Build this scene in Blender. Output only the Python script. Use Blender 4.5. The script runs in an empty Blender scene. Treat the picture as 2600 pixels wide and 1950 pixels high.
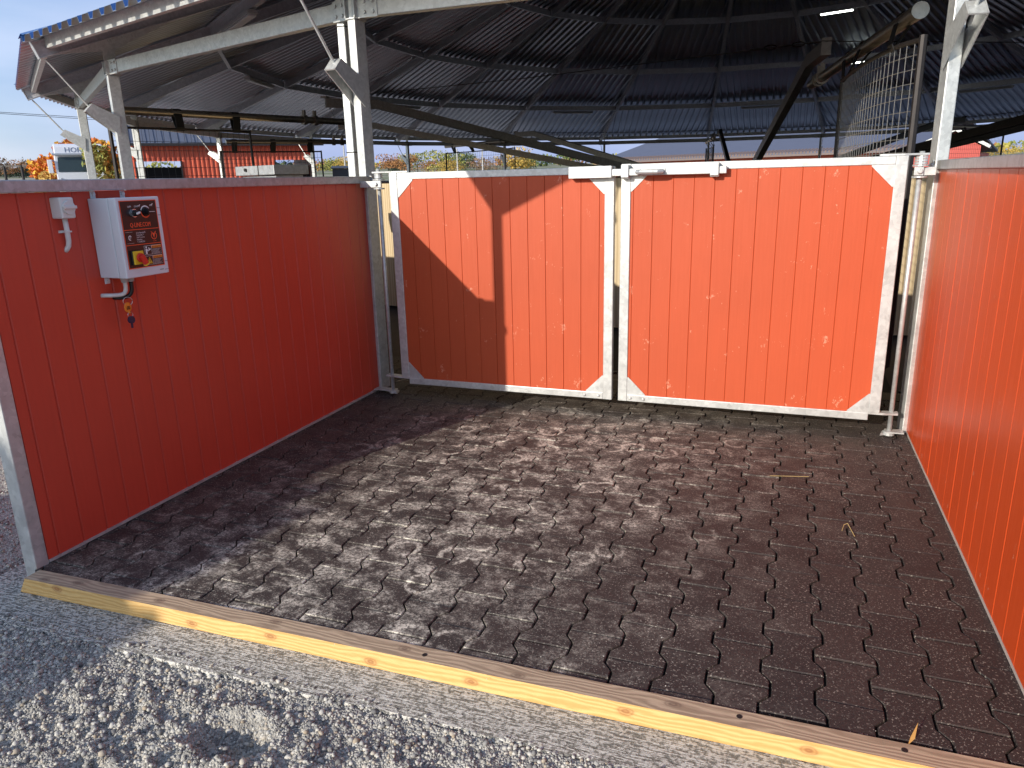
import bpy, math, random
import numpy as np
from mathutils import Vector, Matrix, noise as mnoise
random.seed(7); rng = np.random.default_rng(11)
scene = bpy.context.scene
COL = scene.collection
PI = math.pi
# ------------------------------------------------------------------ helpers
class MB:
    """collects faces, links them as ONE mesh object"""
    def __init__(s): s.v=[]; s.f=[]; s.m=[]
    def add(s, vs, fs, m=0):
        b=len(s.v); s.v+= [tuple(p) for p in vs]; s.f+=[tuple(i+b for i in f) for f in fs]; s.m+=[m]*len(fs)
    def box(s,x0,x1,y0,y1,z0,z1,m=0):
        s.add([(x0,y0,z0),(x1,y0,z0),(x1,y1,z0),(x0,y1,z0),(x0,y0,z1),(x1,y0,z1),(x1,y1,z1),(x0,y1,z1)],
              [(0,3,2,1),(4,5,6,7),(0,1,5,4),(1,2,6,5),(2,3,7,6),(3,0,4,7)],m)
    def beam(s,a,b,w,h,up=(0,0,1),m=0):
        a=Vector(a);b=Vector(b);d=(b-a).normalized();u=Vector(up)
        r=d.cross(u)
        if r.length<1e-5: r=d.cross(Vector((1,0,0)))
        r.normalize();u=r.cross(d)
        vs=[p+r*(i*w/2)+u*(j*h/2) for p in (a,b) for i,j in ((-1,-1),(1,-1),(1,1),(-1,1))]
        s.add(vs,[(3,2,1,0),(4,5,6,7),(0,1,5,4),(1,2,6,5),(2,3,7,6),(3,0,4,7)],m)
    def tube(s,pts,r,n=10,m=0,cap=True):
        pts=[Vector(p) for p in pts]; rings=[]; ref=None
        for i,p in enumerate(pts):
            d=(pts[min(i+1,len(pts)-1)]-pts[max(i-1,0)]).normalized()
            if ref is None: ref=Vector((0,0,1)) if abs(d.z)<.9 else Vector((1,0,0))
            a=d.cross(ref).normalized(); b=a.cross(d).normalized(); ref=b
            rr=r[i] if isinstance(r,(list,tuple)) else r
            rings.append([p+a*(math.cos(2*PI*k/n)*rr)+b*(math.sin(2*PI*k/n)*rr) for k in range(n)])
        vs=[q for R in rings for q in R]; fs=[]
        for i in range(len(pts)-1):
            for k in range(n):
                k2=(k+1)%n; fs.append((i*n+k,i*n+k2,(i+1)*n+k2,(i+1)*n+k))
        if cap: fs.append(tuple(range(n-1,-1,-1))); fs.append(tuple((len(pts)-1)*n+k for k in range(n)))
        s.add(vs,fs,m)
    def prism(s,poly,vec,m=0):
        n=len(poly); v=Vector(vec); P=[Vector(p) for p in poly]
        nrm=sum(((P[i]-P[0]).cross(P[(i+1)%n]-P[0]) for i in range(1,n-1)),Vector())
        if nrm.dot(v)>0: P=P[::-1]
        vs=P+[p+v for p in P]
        fs=[tuple(range(n)),tuple(range(2*n-1,n-1,-1))]+[((i+1)%n,i,n+i,n+(i+1)%n) for i in range(n)]
        s.add(vs,fs,m)
    def ball(s,c,r,n=8,m=0,sc=(1,1,1)):
        vs=[];fs=[];k=n//2
        for i in range(k+1):
            t=PI*i/k
            for j in range(n):
                a=2*PI*j/n; vs.append((c[0]+r*sc[0]*math.sin(t)*math.cos(a),c[1]+r*sc[1]*math.sin(t)*math.sin(a),c[2]+r*sc[2]*math.cos(t)))
        for i in range(k):
            for j in range(n): fs.append((i*n+j,(i+1)*n+j,(i+1)*n+(j+1)%n,i*n+(j+1)%n))
        s.add(vs,fs,m)
    def build(s,name,mats,parent=None,smooth=False,bevel=0,off=None):
        me=bpy.data.meshes.new(name); V=np.array(s.v,dtype=float)
        o=bpy.data.objects.new(name,me)
        if parent is not None:
            base=Vector((0,0,0)); p=parent
            while p is not None: base+=p.location; p=p.parent
            V=V-np.array(base) if off is None else V
        elif off is not None:
            o.location=off; V=V-np.array(off)
        me.from_pydata(V.tolist(),[],s.f)
        for mt in (mats if isinstance(mats,(list,tuple)) else [mats]): me.materials.append(mt)
        me.polygons.foreach_set('material_index',s.m)
        if smooth: me.polygons.foreach_set('use_smooth',[True]*len(s.f))
        me.validate(); me.update()
        COL.objects.link(o)
        if parent is not None: o.parent=parent
        if bevel:
            b=o.modifiers.new('bevel','BEVEL'); b.width=bevel; b.segments=2; b.limit_method='ANGLE'; b.angle_limit=.7
        return o
def npmesh(name,V,F,mat,kind=None,smooth=False,parent=None):
    me=bpy.data.meshes.new(name); V=np.asarray(V,dtype=np.float32); F=np.asarray(F,dtype=np.int32)
    me.vertices.add(len(V)); me.vertices.foreach_set('co',V.ravel())
    k=F.shape[1]; me.loops.add(F.size); me.loops.foreach_set('vertex_index',F.ravel())
    me.polygons.add(len(F)); me.polygons.foreach_set('loop_start',np.arange(0,F.size,k)); me.polygons.foreach_set('loop_total',np.full(len(F),k))
    if smooth: me.polygons.foreach_set('use_smooth',np.ones(len(F),dtype=bool))
    me.materials.append(mat); me.update(calc_edges=True); me.validate()
    o=bpy.data.objects.new(name,me); COL.objects.link(o)
    if kind: o['kind']=kind
    if parent: o.parent=parent
    return o
def tag(o,label,cat,group=None,kind=None):
    o['label']=label; o['category']=cat
    if group: o['group']=group
    if kind: o['kind']=kind
    return o
def thing(name,loc,label,cat,group=None):
    o=bpy.data.objects.new(name,None); COL.objects.link(o); o.location=loc; o.empty_display_size=.2
    return tag(o,label,cat,group)
def copy_tree(o,parent=None):
    c=o.copy(); COL.objects.link(c); c.parent=parent
    for ch in o.children: copy_tree(ch,c)
    return c
# ------------------------------------------------------------------ materials
def newmat(name):
    m=bpy.data.materials.new(name); m.use_nodes=True; nt=m.node_tree
    return m,nt,nt.nodes['Principled BSDF']
def N(nt,t,**kw):
    n=nt.nodes.new(t)
    for k,v in kw.items():
        if k in n.inputs: n.inputs[k].default_value=v
        else: setattr(n,k,v)
    return n
def objco(nt,scale=(1,1,1),rot=(0,0,0)):
    t=N(nt,'ShaderNodeTexCoord'); mp=N(nt,'ShaderNodeMapping'); mp.inputs['Scale'].default_value=scale; mp.inputs['Rotation'].default_value=rot
    nt.links.new(t.outputs['Object'],mp.inputs['Vector']); return mp.outputs['Vector']
def ramp(nt,src,stops):
    r=N(nt,'ShaderNodeValToRGB'); e=r.color_ramp.elements
    while len(e)<len(stops): e.new(.5)
    for x,(p,c) in zip(e,stops):
        x.position=p; x.color=(c,c,c,1) if not hasattr(c,'__len__') else (*c,1)
    nt.links.new(src,r.inputs[0]); return r.outputs[0]
def mix(nt,fac,a,b,blend='MIX'):
    n=N(nt,'ShaderNodeMix',data_type='RGBA',blend_type=blend)
    for s,i in ((fac,0),(a,6),(b,7)):
        if hasattr(s,'links') or hasattr(s,'is_linked'): nt.links.new(s,n.inputs[i])
        else: n.inputs[i].default_value=s if i==0 else (*s,1)
    return n.outputs[2]
def mathn(nt,op,a,b=0.0):
    n=N(nt,'ShaderNodeMath',operation=op)
    for s,i in ((a,0),(b,1)):
        if hasattr(s,'is_linked'): nt.links.new(s,n.inputs[i])
        else: n.inputs[i].default_value=s
    return n.outputs[0]
def bump(nt,bs,h,strength=.3,dist=.01):
    b=N(nt,'ShaderNodeBump'); b.inputs['Strength'].default_value=strength; b.inputs['Distance'].default_value=dist
    nt.links.new(h,b.inputs['Height']); nt.links.new(b.outputs[0],bs.inputs['Normal'])
def noise(nt,vec,scale,detail=4,rough=.55,out='Fac'):
    n=N(nt,'ShaderNodeTexNoise'); n.inputs['Scale'].default_value=scale; n.inputs['Detail'].default_value=detail; n.inputs['Roughness'].default_value=rough
    nt.links.new(vec,n.inputs['Vector']); return n.outputs[out]
def plain(name,c,rough=.5,metal=0.,var=.15,vs=8,bmp=0.,emit=None):
    m,nt,b=newmat(name); v=objco(nt); f=noise(nt,v,vs)
    lo=[x*(1-var) for x in c]; hi=[min(1,x*(1+var)) for x in c]
    nt.links.new(mix(nt,f,lo,hi),b.inputs['Base Color'])
    b.inputs['Roughness'].default_value=rough; b.inputs['Metallic'].default_value=metal
    if bmp: bump(nt,b,noise(nt,v,vs*12),bmp,.003)
    if emit: b.inputs['Emission Color'].default_value=(*emit[0],1); b.inputs['Emission Strength'].default_value=emit[1]
    return m
def galv_mat(name,c=(.56,.57,.56),metal=.45,rough=.42,dirt=.0):
    m,nt,b=newmat(name); v=objco(nt)
    vo=N(nt,'ShaderNodeTexVoronoi'); vo.inputs['Scale'].default_value=55; nt.links.new(v,vo.inputs['Vector'])
    n1=noise(nt,v,14,5); n2=noise(nt,v,120,3)
    sp=mathn(nt,'ADD',mathn(nt,'MULTIPLY',vo.outputs['Color'],.35),mathn(nt,'MULTIPLY',n1,.65))
    col=mix(nt,ramp(nt,sp,[(.25,0.),(.75,1.)]),[x*.78 for x in c],[min(1,x*1.14) for x in c])
    if dirt:
        d=ramp(nt,noise(nt,objco(nt,(1,1,.35)),22,6,.7),[(.5,0.),(.72,1.)])
        col=mix(nt,mathn(nt,'MULTIPLY',d,dirt),col,(.2,.18,.15))
    nt.links.new(col,b.inputs['Base Color'])
    b.inputs['Metallic'].default_value=metal
    nt.links.new(mathn(nt,'ADD',mathn(nt,'MULTIPLY',n1,.25),rough-.12),b.inputs['Roughness'])
    bump(nt,b,n2,.12,.002)
    return m
GALV=galv_mat('galvanised_steel'); GALVD=galv_mat('galvanised_weathered',(.44,.45,.46),.5,.45,.5)
GALVR=galv_mat('galvanised_roof_frame',(.52,.52,.56),.5,.4)
SHEET=plain('galvanised_sheet',(.43,.46,.53),.34,1.,.10,2.)
SHEETB=plain('blue_sheet',(.035,.11,.32),.35,0.,.1,3)
MESHM=galv_mat('mesh_wire',(.30,.29,.28),.5,.45); MESHD=plain('mesh_wire_dark',(.07,.07,.075),.5,.3)
DARKSTEEL=plain('dark_steel',(.035,.03,.03),.45,.5,.3,20)
BROWNSTEEL=galv_mat('brown_steel',(.34,.31,.28),.6,.42,.4)
TUBEM=galv_mat('tube_steel',(.42,.37,.31),.85,.34)
RUBBER=plain('black_rubber',(.012,.012,.013),.6)
def painted(name,c,chips,gloss=.38,grain=.4):
    m,nt,b=newmat(name); v=objco(nt)
    vg=objco(nt,(26,26,1.1)); gr=noise(nt,vg,3.2,6,.62)
    vc=objco(nt,(1,1,1)); n1=noise(nt,v,2.2,4)
    # per board tone
    col=mix(nt,n1,[x*.88 for x in c],[x*1.10 for x in c])
    col=mix(nt,mathn(nt,'MULTIPLY',ramp(nt,gr,[(.35,0.),(.8,1.)]),.25),col,[x*.72 for x in c])
    if chips:
        a=noise(nt,objco(nt,(1.0,1.0,.75)),42,5,.72); k=noise(nt,v,6.5,2)
        chip=ramp(nt,mathn(nt,'ADD',a,mathn(nt,'MULTIPLY',k,.55)),[(1.005-.055*chips,0.),(1.05-.055*chips,1.)])
        col=mix(nt,mathn(nt,'MULTIPLY',chip,.55),col,(.72,.36,.24))
    nt.links.new(col,b.inputs['Base Color'])
    nt.links.new(mathn(nt,'ADD',mathn(nt,'MULTIPLY',gr,.2),gloss-.1),b.inputs['Roughness'])
    h=mathn(nt,'ADD',mathn(nt,'MULTIPLY',gr,.6),mathn(nt,'MULTIPLY',noise(nt,v,170,3),grain))
    bump(nt,b,h,.28,.003)
    return m
RED_GATE=painted('red_paint_gate',(.47,.067,.015),.8,.6)
RED_LEFT=painted('red_paint_left',(.57,.060,.033),0,.42)
RED_RIGHT=painted('red_paint_right',(.60,.068,.009),.45,.36)
def wood(name,c1,c2,scale,axis,knots=(),across='z',dist=9,bd=None):
    m,nt,b=newmat(name); sc=[14,14,14]; sc[axis]=3.0 if knots else .9
    v=objco(nt,tuple(s*scale for s in sc)); n=noise(nt,v,1.6,5,.6)
    w=N(nt,'ShaderNodeTexWave',wave_type='BANDS',bands_direction=bd or 'Y'); w.inputs['Scale'].default_value=.75; w.inputs['Distortion'].default_value=dist; w.inputs['Detail'].default_value=3
    nt.links.new(v,w.inputs['Vector'])
    f=mathn(nt,'ADD',mathn(nt,'MULTIPLY',w.outputs['Fac'],.55),mathn(nt,'MULTIPLY',n,.45))
    col=mix(nt,ramp(nt,f,[(.25,0.),(.75,1.)]),c1,c2)
    for kx,kz in knots:      # knots where the photo has them: an oval with a dark heart
        v1=N(nt,'ShaderNodeVectorMath',operation='SUBTRACT'); v2=N(nt,'ShaderNodeVectorMath',operation='MULTIPLY'); ln=N(nt,'ShaderNodeVectorMath',operation='LENGTH')
        tc_=N(nt,'ShaderNodeTexCoord'); nt.links.new(tc_.outputs['Object'],v1.inputs[0])
        v1.inputs[1].default_value=(kx,kz if across=='y' else 0,kz if across=='z' else 0); v2.inputs[1].default_value=(28,50 if across=='y' else 0,50 if across=='z' else 0)
        nt.links.new(v1.outputs[0],v2.inputs[0]); nt.links.new(v2.outputs[0],ln.inputs[0])
        dist=mathn(nt,'ADD',ln.outputs['Value'],mathn(nt,'MULTIPLY',mathn(nt,'SUBTRACT',n,.5),.5))
        kf=ramp(nt,dist,[(0.,.55),(.22,.85),(.42,.35),(.55,.6),(.72,.12),(1.,0.)])
        col=mix(nt,kf,col,(.30,.11,.035) if across=='z' else (.17,.11,.075))
    nt.links.new(col,b.inputs['Base Color']); b.inputs['Roughness'].default_value=.65
    bump(nt,b,f,.25,.004); return m
WOODF=wood('timber_fresh',(.70,.46,.18),(.58,.335,.11),2.0,0,[(1.145,-.02),(2.325,-.02),(2.80,-.02),(.82,-.035),(1.86,-.03),(1.52,-.035),(.20,-.01)],'z',11,'Z')
WOODT=wood('timber_weathered',(.50,.37,.25),(.33,.235,.155),1.6,0,[(.265,-2.72),(.654,-2.717),(1.137,-2.697),(2.0,-2.70),(1.62,-2.69),(2.45,-2.68),(.12,-2.74)],'y',14,'Y')
WOODI=wood('inner_planks',(.62,.50,.32),(.48,.36,.21),.7,2)
# ------------------------------------------------------------------ camera, light, sky
CAM=Vector((2.660,-4.440,1.4167)); yaw,pitch,roll=-.3601,-.2717,-.025
cy_,sy_,cp,sp=math.cos(yaw),math.sin(yaw),math.cos(pitch),math.sin(pitch)
fw=Vector((sy_*cp,cy_*cp,sp)); rt=Vector((cy_,-sy_,0)); up=rt.cross(fw)
rt2=rt*math.cos(roll)+up*math.sin(roll); up2=-rt*math.sin(roll)+up*math.cos(roll)
cd=bpy.data.cameras.new('camera'); cam=bpy.data.objects.new('camera',cd); COL.objects.link(cam)
M=Matrix((rt2,up2,-fw)).transposed().to_4x4(); M.translation=CAM; cam.matrix_world=M
cd.sensor_width=36; cd.lens=36*1869.15/2600; cd.clip_start=.05; cd.clip_end=5000; scene.camera=cam
def ray(px,py): return fw+rt2*((px-1300)/1869.15)-up2*((py-975)/1869.15)
def atdist(px,D):   # ground point in the compass direction of a photo column, D metres away
    d=ray(px,430); h=Vector((d.x,d.y,0)).normalized(); return CAM.x+h.x*D, CAM.y+h.y*D
SUN=Vector((.405,1,-.385)).normalized()
ld=bpy.data.lights.new('sun','SUN'); ld.energy=3.7; ld.angle=math.radians(.53); ld.color=(1,.925,.80)
lo=bpy.data.objects.new('sun',ld); COL.objects.link(lo); lo.rotation_euler=SUN.to_track_quat('-Z','Y').to_euler(); lo.location=(-10,-25,12)
W=bpy.data.worlds.new('World'); scene.world=W; W.use_nodes=True; nt=W.node_tree
sky=nt.nodes.new('ShaderNodeTexSky'); sky.sky_type='NISHITA'; sky.sun_disc=False
sky.sun_elevation=math.asin(-SUN.z); sky.sun_rotation=math.atan2(-SUN.x,-SUN.y); sky.air_density=1.0; sky.dust_density=.5; sky.ozone_density=3.0
bg=nt.nodes['Background']; bg.inputs['Strength'].default_value=.15
tc=nt.nodes.new('ShaderNodeTexCoord'); mp=nt.nodes.new('ShaderNodeMapping'); mp.inputs['Scale'].default_value=(1.2,1.2,4.5); nt.links.new(tc.outputs['Generated'],mp.inputs['Vector'])
cl=noise(nt,mp.outputs['Vector'],1.7,6,.5); cf=ramp(nt,cl,[(.38,0.),(.72,1.)])
# the sky away from the low sun is a deep lavender blue with thin pale cloud; it brightens toward the sun and overhead
dp=N(nt,'ShaderNodeVectorMath',operation='DOT_PRODUCT'); nt.links.new(tc.outputs['Generated'],dp.inputs[0]); dp.inputs[1].default_value=(.30,.86,-.38)
away=ramp(nt,dp.outputs['Value'],[(.0,0.),(.45,1.)])
sz_=N(nt,'ShaderNodeSeparateXYZ'); nt.links.new(tc.outputs['Generated'],sz_.inputs[0])
blue=ramp(nt,sz_.outputs['Z'],[(0.,(1.75,2.25,4.0)),(.10,(1.55,1.95,3.75)),(.30,(2.15,2.75,4.25)),(.6,(1.6,2.4,4.3))])
blue=mix(nt,mathn(nt,'MULTIPLY',cf,.85),blue,(3.5,3.75,4.9))
nt.links.new(mix(nt,mathn(nt,'MULTIPLY',away,.93),mix(nt,mathn(nt,'MULTIPLY',cf,.5),sky.outputs['Color'],(5.6,5.8,7.0)),blue),bg.inputs['Color'])
scene.view_settings.view_transform='Standard'; scene.view_settings.look='None'; scene.view_settings.exposure=.45; scene.view_settings.gamma=1
scene.render.engine='CYCLES'; scene.cycles.max_bounces=8; scene.cycles.diffuse_bounces=6; scene.cycles.use_denoising=True
# ------------------------------------------------------------------ ground
def terr(x,y):
    d=np.hypot(x-1.7,y-8); return np.clip(d-22,0,40)*.022+np.maximum(0,d-62)*.021
def ground():
    m,nt,b=newmat('ground_gravel_grass'); v=objco(nt)
    ln=N(nt,'ShaderNodeVectorMath',operation='LENGTH'); nt.links.new(objco(nt,(1,1,0)),ln.inputs[0])
    d=mathn(nt,'ADD',ln.outputs['Value'],mathn(nt,'MULTIPLY',noise(nt,v,.12,3),10))
    grav=mix(nt,ramp(nt,noise(nt,v,60,6,.8),[(.3,0.),(.7,1.)]),(.15,.145,.135),(.50,.47,.42))
    gr=mix(nt,noise(nt,v,.35,5),(.055,.085,.02),(.15,.18,.05))
    far=mix(nt,ramp(nt,noise(nt,objco(nt,(.02,.02,.02)),2.0,3),[(.4,0.),(.6,1.)]),gr,(.34,.31,.24))
    col=mix(nt,ramp(nt,mathn(nt,'DIVIDE',d,100.),[(.36,0.),(.40,1.)]),grav,far)
    nt.links.new(col,b.inputs['Base Color']); b.inputs['Roughness'].default_value=.95
    bump(nt,b,noise(nt,v,45,4,.7),.6,.02)
    rr=np.concatenate([np.linspace(0,60,24),np.geomspace(64,2500,30)]); A=96
    V=[];F=[]
    for r in rr:
        for k in range(A):
            a=2*PI*k/A; x=1.7+r*math.cos(a); y=8+r*math.sin(a); V.append((x,y,-.14+float(terr(x,y)) if r<700 else -.14+float(terr(x,y))*.8))
    for i in range(len(rr)-1):
        for k in range(A): F.append((i*A+k,(i+1)*A+k,(i+1)*A+(k+1)%A,i*A+(k+1)%A))
    npmesh('ground',V,F,m,'structure',True)
ground()
# near gravel heightfield
def fbm(X,Y,sc,oc=4,seed=0):
    out=np.zeros(X.shape); amp=1.
    fl=np.stack([X.ravel(),Y.ravel()],1)
    for o in range(oc):
        s=sc*2**o
        out+=amp*np.array([mnoise.noise((a*s+seed,b*s-seed,seed*1.7)) for a,b in fl]).reshape(X.shape); amp*=.5
    return out
def gravel_mat(name,c1,c2):
    m,nt,b=newmat(name); v=objco(nt)
    vo=N(nt,'ShaderNodeTexVoronoi'); vo.inputs['Scale'].default_value=170; nt.links.new(v,vo.inputs['Vector'])
    vo2=N(nt,'ShaderNodeTexVoronoi'); vo2.inputs['Scale'].default_value=75; nt.links.new(v,vo2.inputs['Vector'])
    bw=N(nt,'ShaderNodeRGBToBW'); nt.links.new(vo.outputs['Color'],bw.inputs[0])
    f=mathn(nt,'ADD',mathn(nt,'MULTIPLY',bw.outputs[0],.55),mathn(nt,'MULTIPLY',noise(nt,v,9,5,.6),.45))
    col=mix(nt,ramp(nt,f,[(.25,0.),(.75,1.)]),c1,c2)
    nt.links.new(col,b.inputs['Base Color']); b.inputs['Roughness'].default_value=.92
    h=mathn(nt,'ADD',mathn(nt,'MULTIPLY',vo.outputs['Distance'],-.6),mathn(nt,'MULTIPLY',vo2.outputs['Distance'],-.6))
    bump(nt,b,h,.9,.012); return m
GRAV=gravel_mat('crushed_gravel',(.17,.16,.15),(.56,.53,.47))
def height(X,Y):
    base=-.072+.010*fbm(X,Y,1.6,2,3)
    lump=fbm(X,Y,7.0,4,11)
    clod=np.maximum(0,fbm(X,Y,24.,2,5))
    rough=np.clip((-Y-2.93)/.16,0,1)*np.clip((X-.35)/.6,0.2,1)   # churned in front of the entrance, even at the side
    z=base+rough*(.013*lump+.036*clod)+.009*fbm(X,Y,40,2,8)+.006*np.exp(-((Y+2.935-.02*X)/.03)**2)
    for hx,hy,hr,hd in ((1.30,-3.12,.085,.042),(1.02,-3.36,.06,.03),(1.75,-3.16,.08,.028),(1.42,-3.33,.07,.03)):
        d=np.hypot((X-hx)/1.35,Y-hy)/hr; z+= -hd*np.exp(-(d**4)) + hd*.45*np.exp(-((d-1.25)/.28)**2)
    edge=np.clip((-Y-2.90+.02*X)/.03,0,1)
    return z,edge
x=np.arange(-1.2,3.9,.0095); y=np.arange(-4.15,-2.80,.0095)
X,Y=np.meshgrid(x,y); Z,E_=height(X,Y); Z=Z*E_+(-.11)*(1-E_)
def gridfaces(ny,nx,b=0):
    i=np.arange(ny-1)[:,None]*nx+np.arange(nx-1)[None]; i=i.ravel()+b
    return np.stack([i,i+1,i+nx+1,i+nx],1)
V=np.stack([X.ravel(),Y.ravel(),Z.ravel()],1); F=gridfaces(len(y),len(x))
x2=np.arange(-2.4,-.05,.021); y2=np.arange(-3.0,-.2,.021); X2,Y2=np.meshgrid(x2,y2)
Z2=-.075+.010*fbm(X2,Y2,2.5,3,4)-.05*((X2>-.25)&(Y2<-2.35))-.05*(Y2<-2.9)
V2=np.stack([X2.ravel(),Y2.ravel(),Z2.ravel()],1); F2=gridfaces(len(y2),len(x2),len(V))
npmesh('gravel',np.concatenate([V,V2]),np.concatenate([F,F2]),GRAV,'structure',True)
# loose stones lying on it, uncountable
def stones():
    t=(1+5**.5)/2
    ico=np.array([(-1,t,0),(1,t,0),(-1,-t,0),(1,-t,0),(0,-1,t),(0,1,t),(0,-1,-t),(0,1,-t),(t,0,-1),(t,0,1),(-t,0,-1),(-t,0,1)])/1.9
    icf=np.array([(0,11,5),(0,5,1),(0,1,7),(0,7,10),(0,10,11),(1,5,9),(5,11,4),(11,10,2),(10,7,6),(7,1,8),(3,9,4),(3,4,2),(3,2,6),(3,6,8),(3,8,9),(4,9,5),(2,4,11),(6,2,10),(8,6,7),(9,8,1)])
    n1,n2=36000,9000
    px=np.concatenate([rng.uniform(.1,3.2,n1),rng.uniform(-1.6,-.1,n2)]); py=np.concatenate([rng.uniform(-4.0,-2.87,n1),rng.uniform(-3.6,-.9,n2)])
    pz,e=height(px[None],py[None]); pz=np.where((py<-2.86)&(px>.05),np.where(e[0]>.4,pz[0],np.where(rng.uniform(0,1,len(py))<.35,-.057,-.2)),-.072)
    r=np.clip(rng.lognormal(-5.40,.40,len(px)),.0024,.0115)
    V=[];F=[]
    for i in range(len(px)):
        q=ico*rng.uniform(.75,1.2,(12,1))*np.array([1,rng.uniform(.6,1),rng.uniform(.5,.9)])*r[i]; a=rng.uniform(0,6.28); c,s=math.cos(a),math.sin(a)
        q=q@np.array([[c,s,0],[-s,c,0],[0,0,1]]); V.append(q+[px[i],py[i],pz[i]+r[i]*.3]); F.append(icf+12*i)
    m,nt,b=newmat('stone_grey'); g=N(nt,'ShaderNodeNewGeometry')
    nt.links.new(ramp(nt,g.outputs['Random Per Island'],[(0,(.15,.145,.14)),(.45,(.36,.345,.32)),(.8,(.56,.53,.47)),(1,(.36,.29,.21))]),b.inputs['Base Color']); b.inputs['Roughness'].default_value=.9
    o=npmesh('loose_gravel',np.concatenate(V),np.concatenate(F),m,'stuff'); tag(o,'loose grey gravel stones strewn over the ground','gravel')
stones()
# concrete strip with a ragged front edge
def concrete():
    m,nt,b=newmat('rough_concrete'); v=objco(nt)
    br=noise(nt,objco(nt,(3,26,6)),6,5,.65); sp=noise(nt,v,90,4,.7)
    pit=ramp(nt,mathn(nt,'ADD',mathn(nt,'MULTIPLY',br,.5),mathn(nt,'MULTIPLY',sp,.5)),[(.40,0.),(.50,1.)])
    col=mix(nt,pit,(.17,.165,.15),(.66,.63,.57)); col=mix(nt,mathn(nt,'MULTIPLY',noise(nt,v,3.5,3),.4),col,(.42,.40,.37))
    nt.links.new(col,b.inputs['Base Color']); b.inputs['Roughness'].default_value=.9; bump(nt,b,mathn(nt,'ADD',pit,br),1.,.012)
    xs=np.arange(-.20,3.9,.02); mb=MB(); pts=[]; zc=-.058
    for xx in xs:
        e=-2.925+.02*xx+.010*mnoise.noise((xx*5,1.3,0))+.012*mnoise.noise((xx*17,4.3,0))
        pts.append((xx,e))
    for (xa,ea),(xb_,eb) in zip(pts,pts[1:]):
        bk=-2.68+.018*xa if xa>=.02 else -2.45+.3*(xa+.0)
        mb.add([(xa,ea,zc),(xb_,eb,zc),(xb_,bk,zc),(xa,bk,zc),(xa,ea-.010,zc-.05),(xb_,eb-.010,zc-.05)],[(0,1,2,3),(4,5,1,0)])
    o=mb.build('concrete_edge',m); o['kind']='structure'
concrete()
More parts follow.
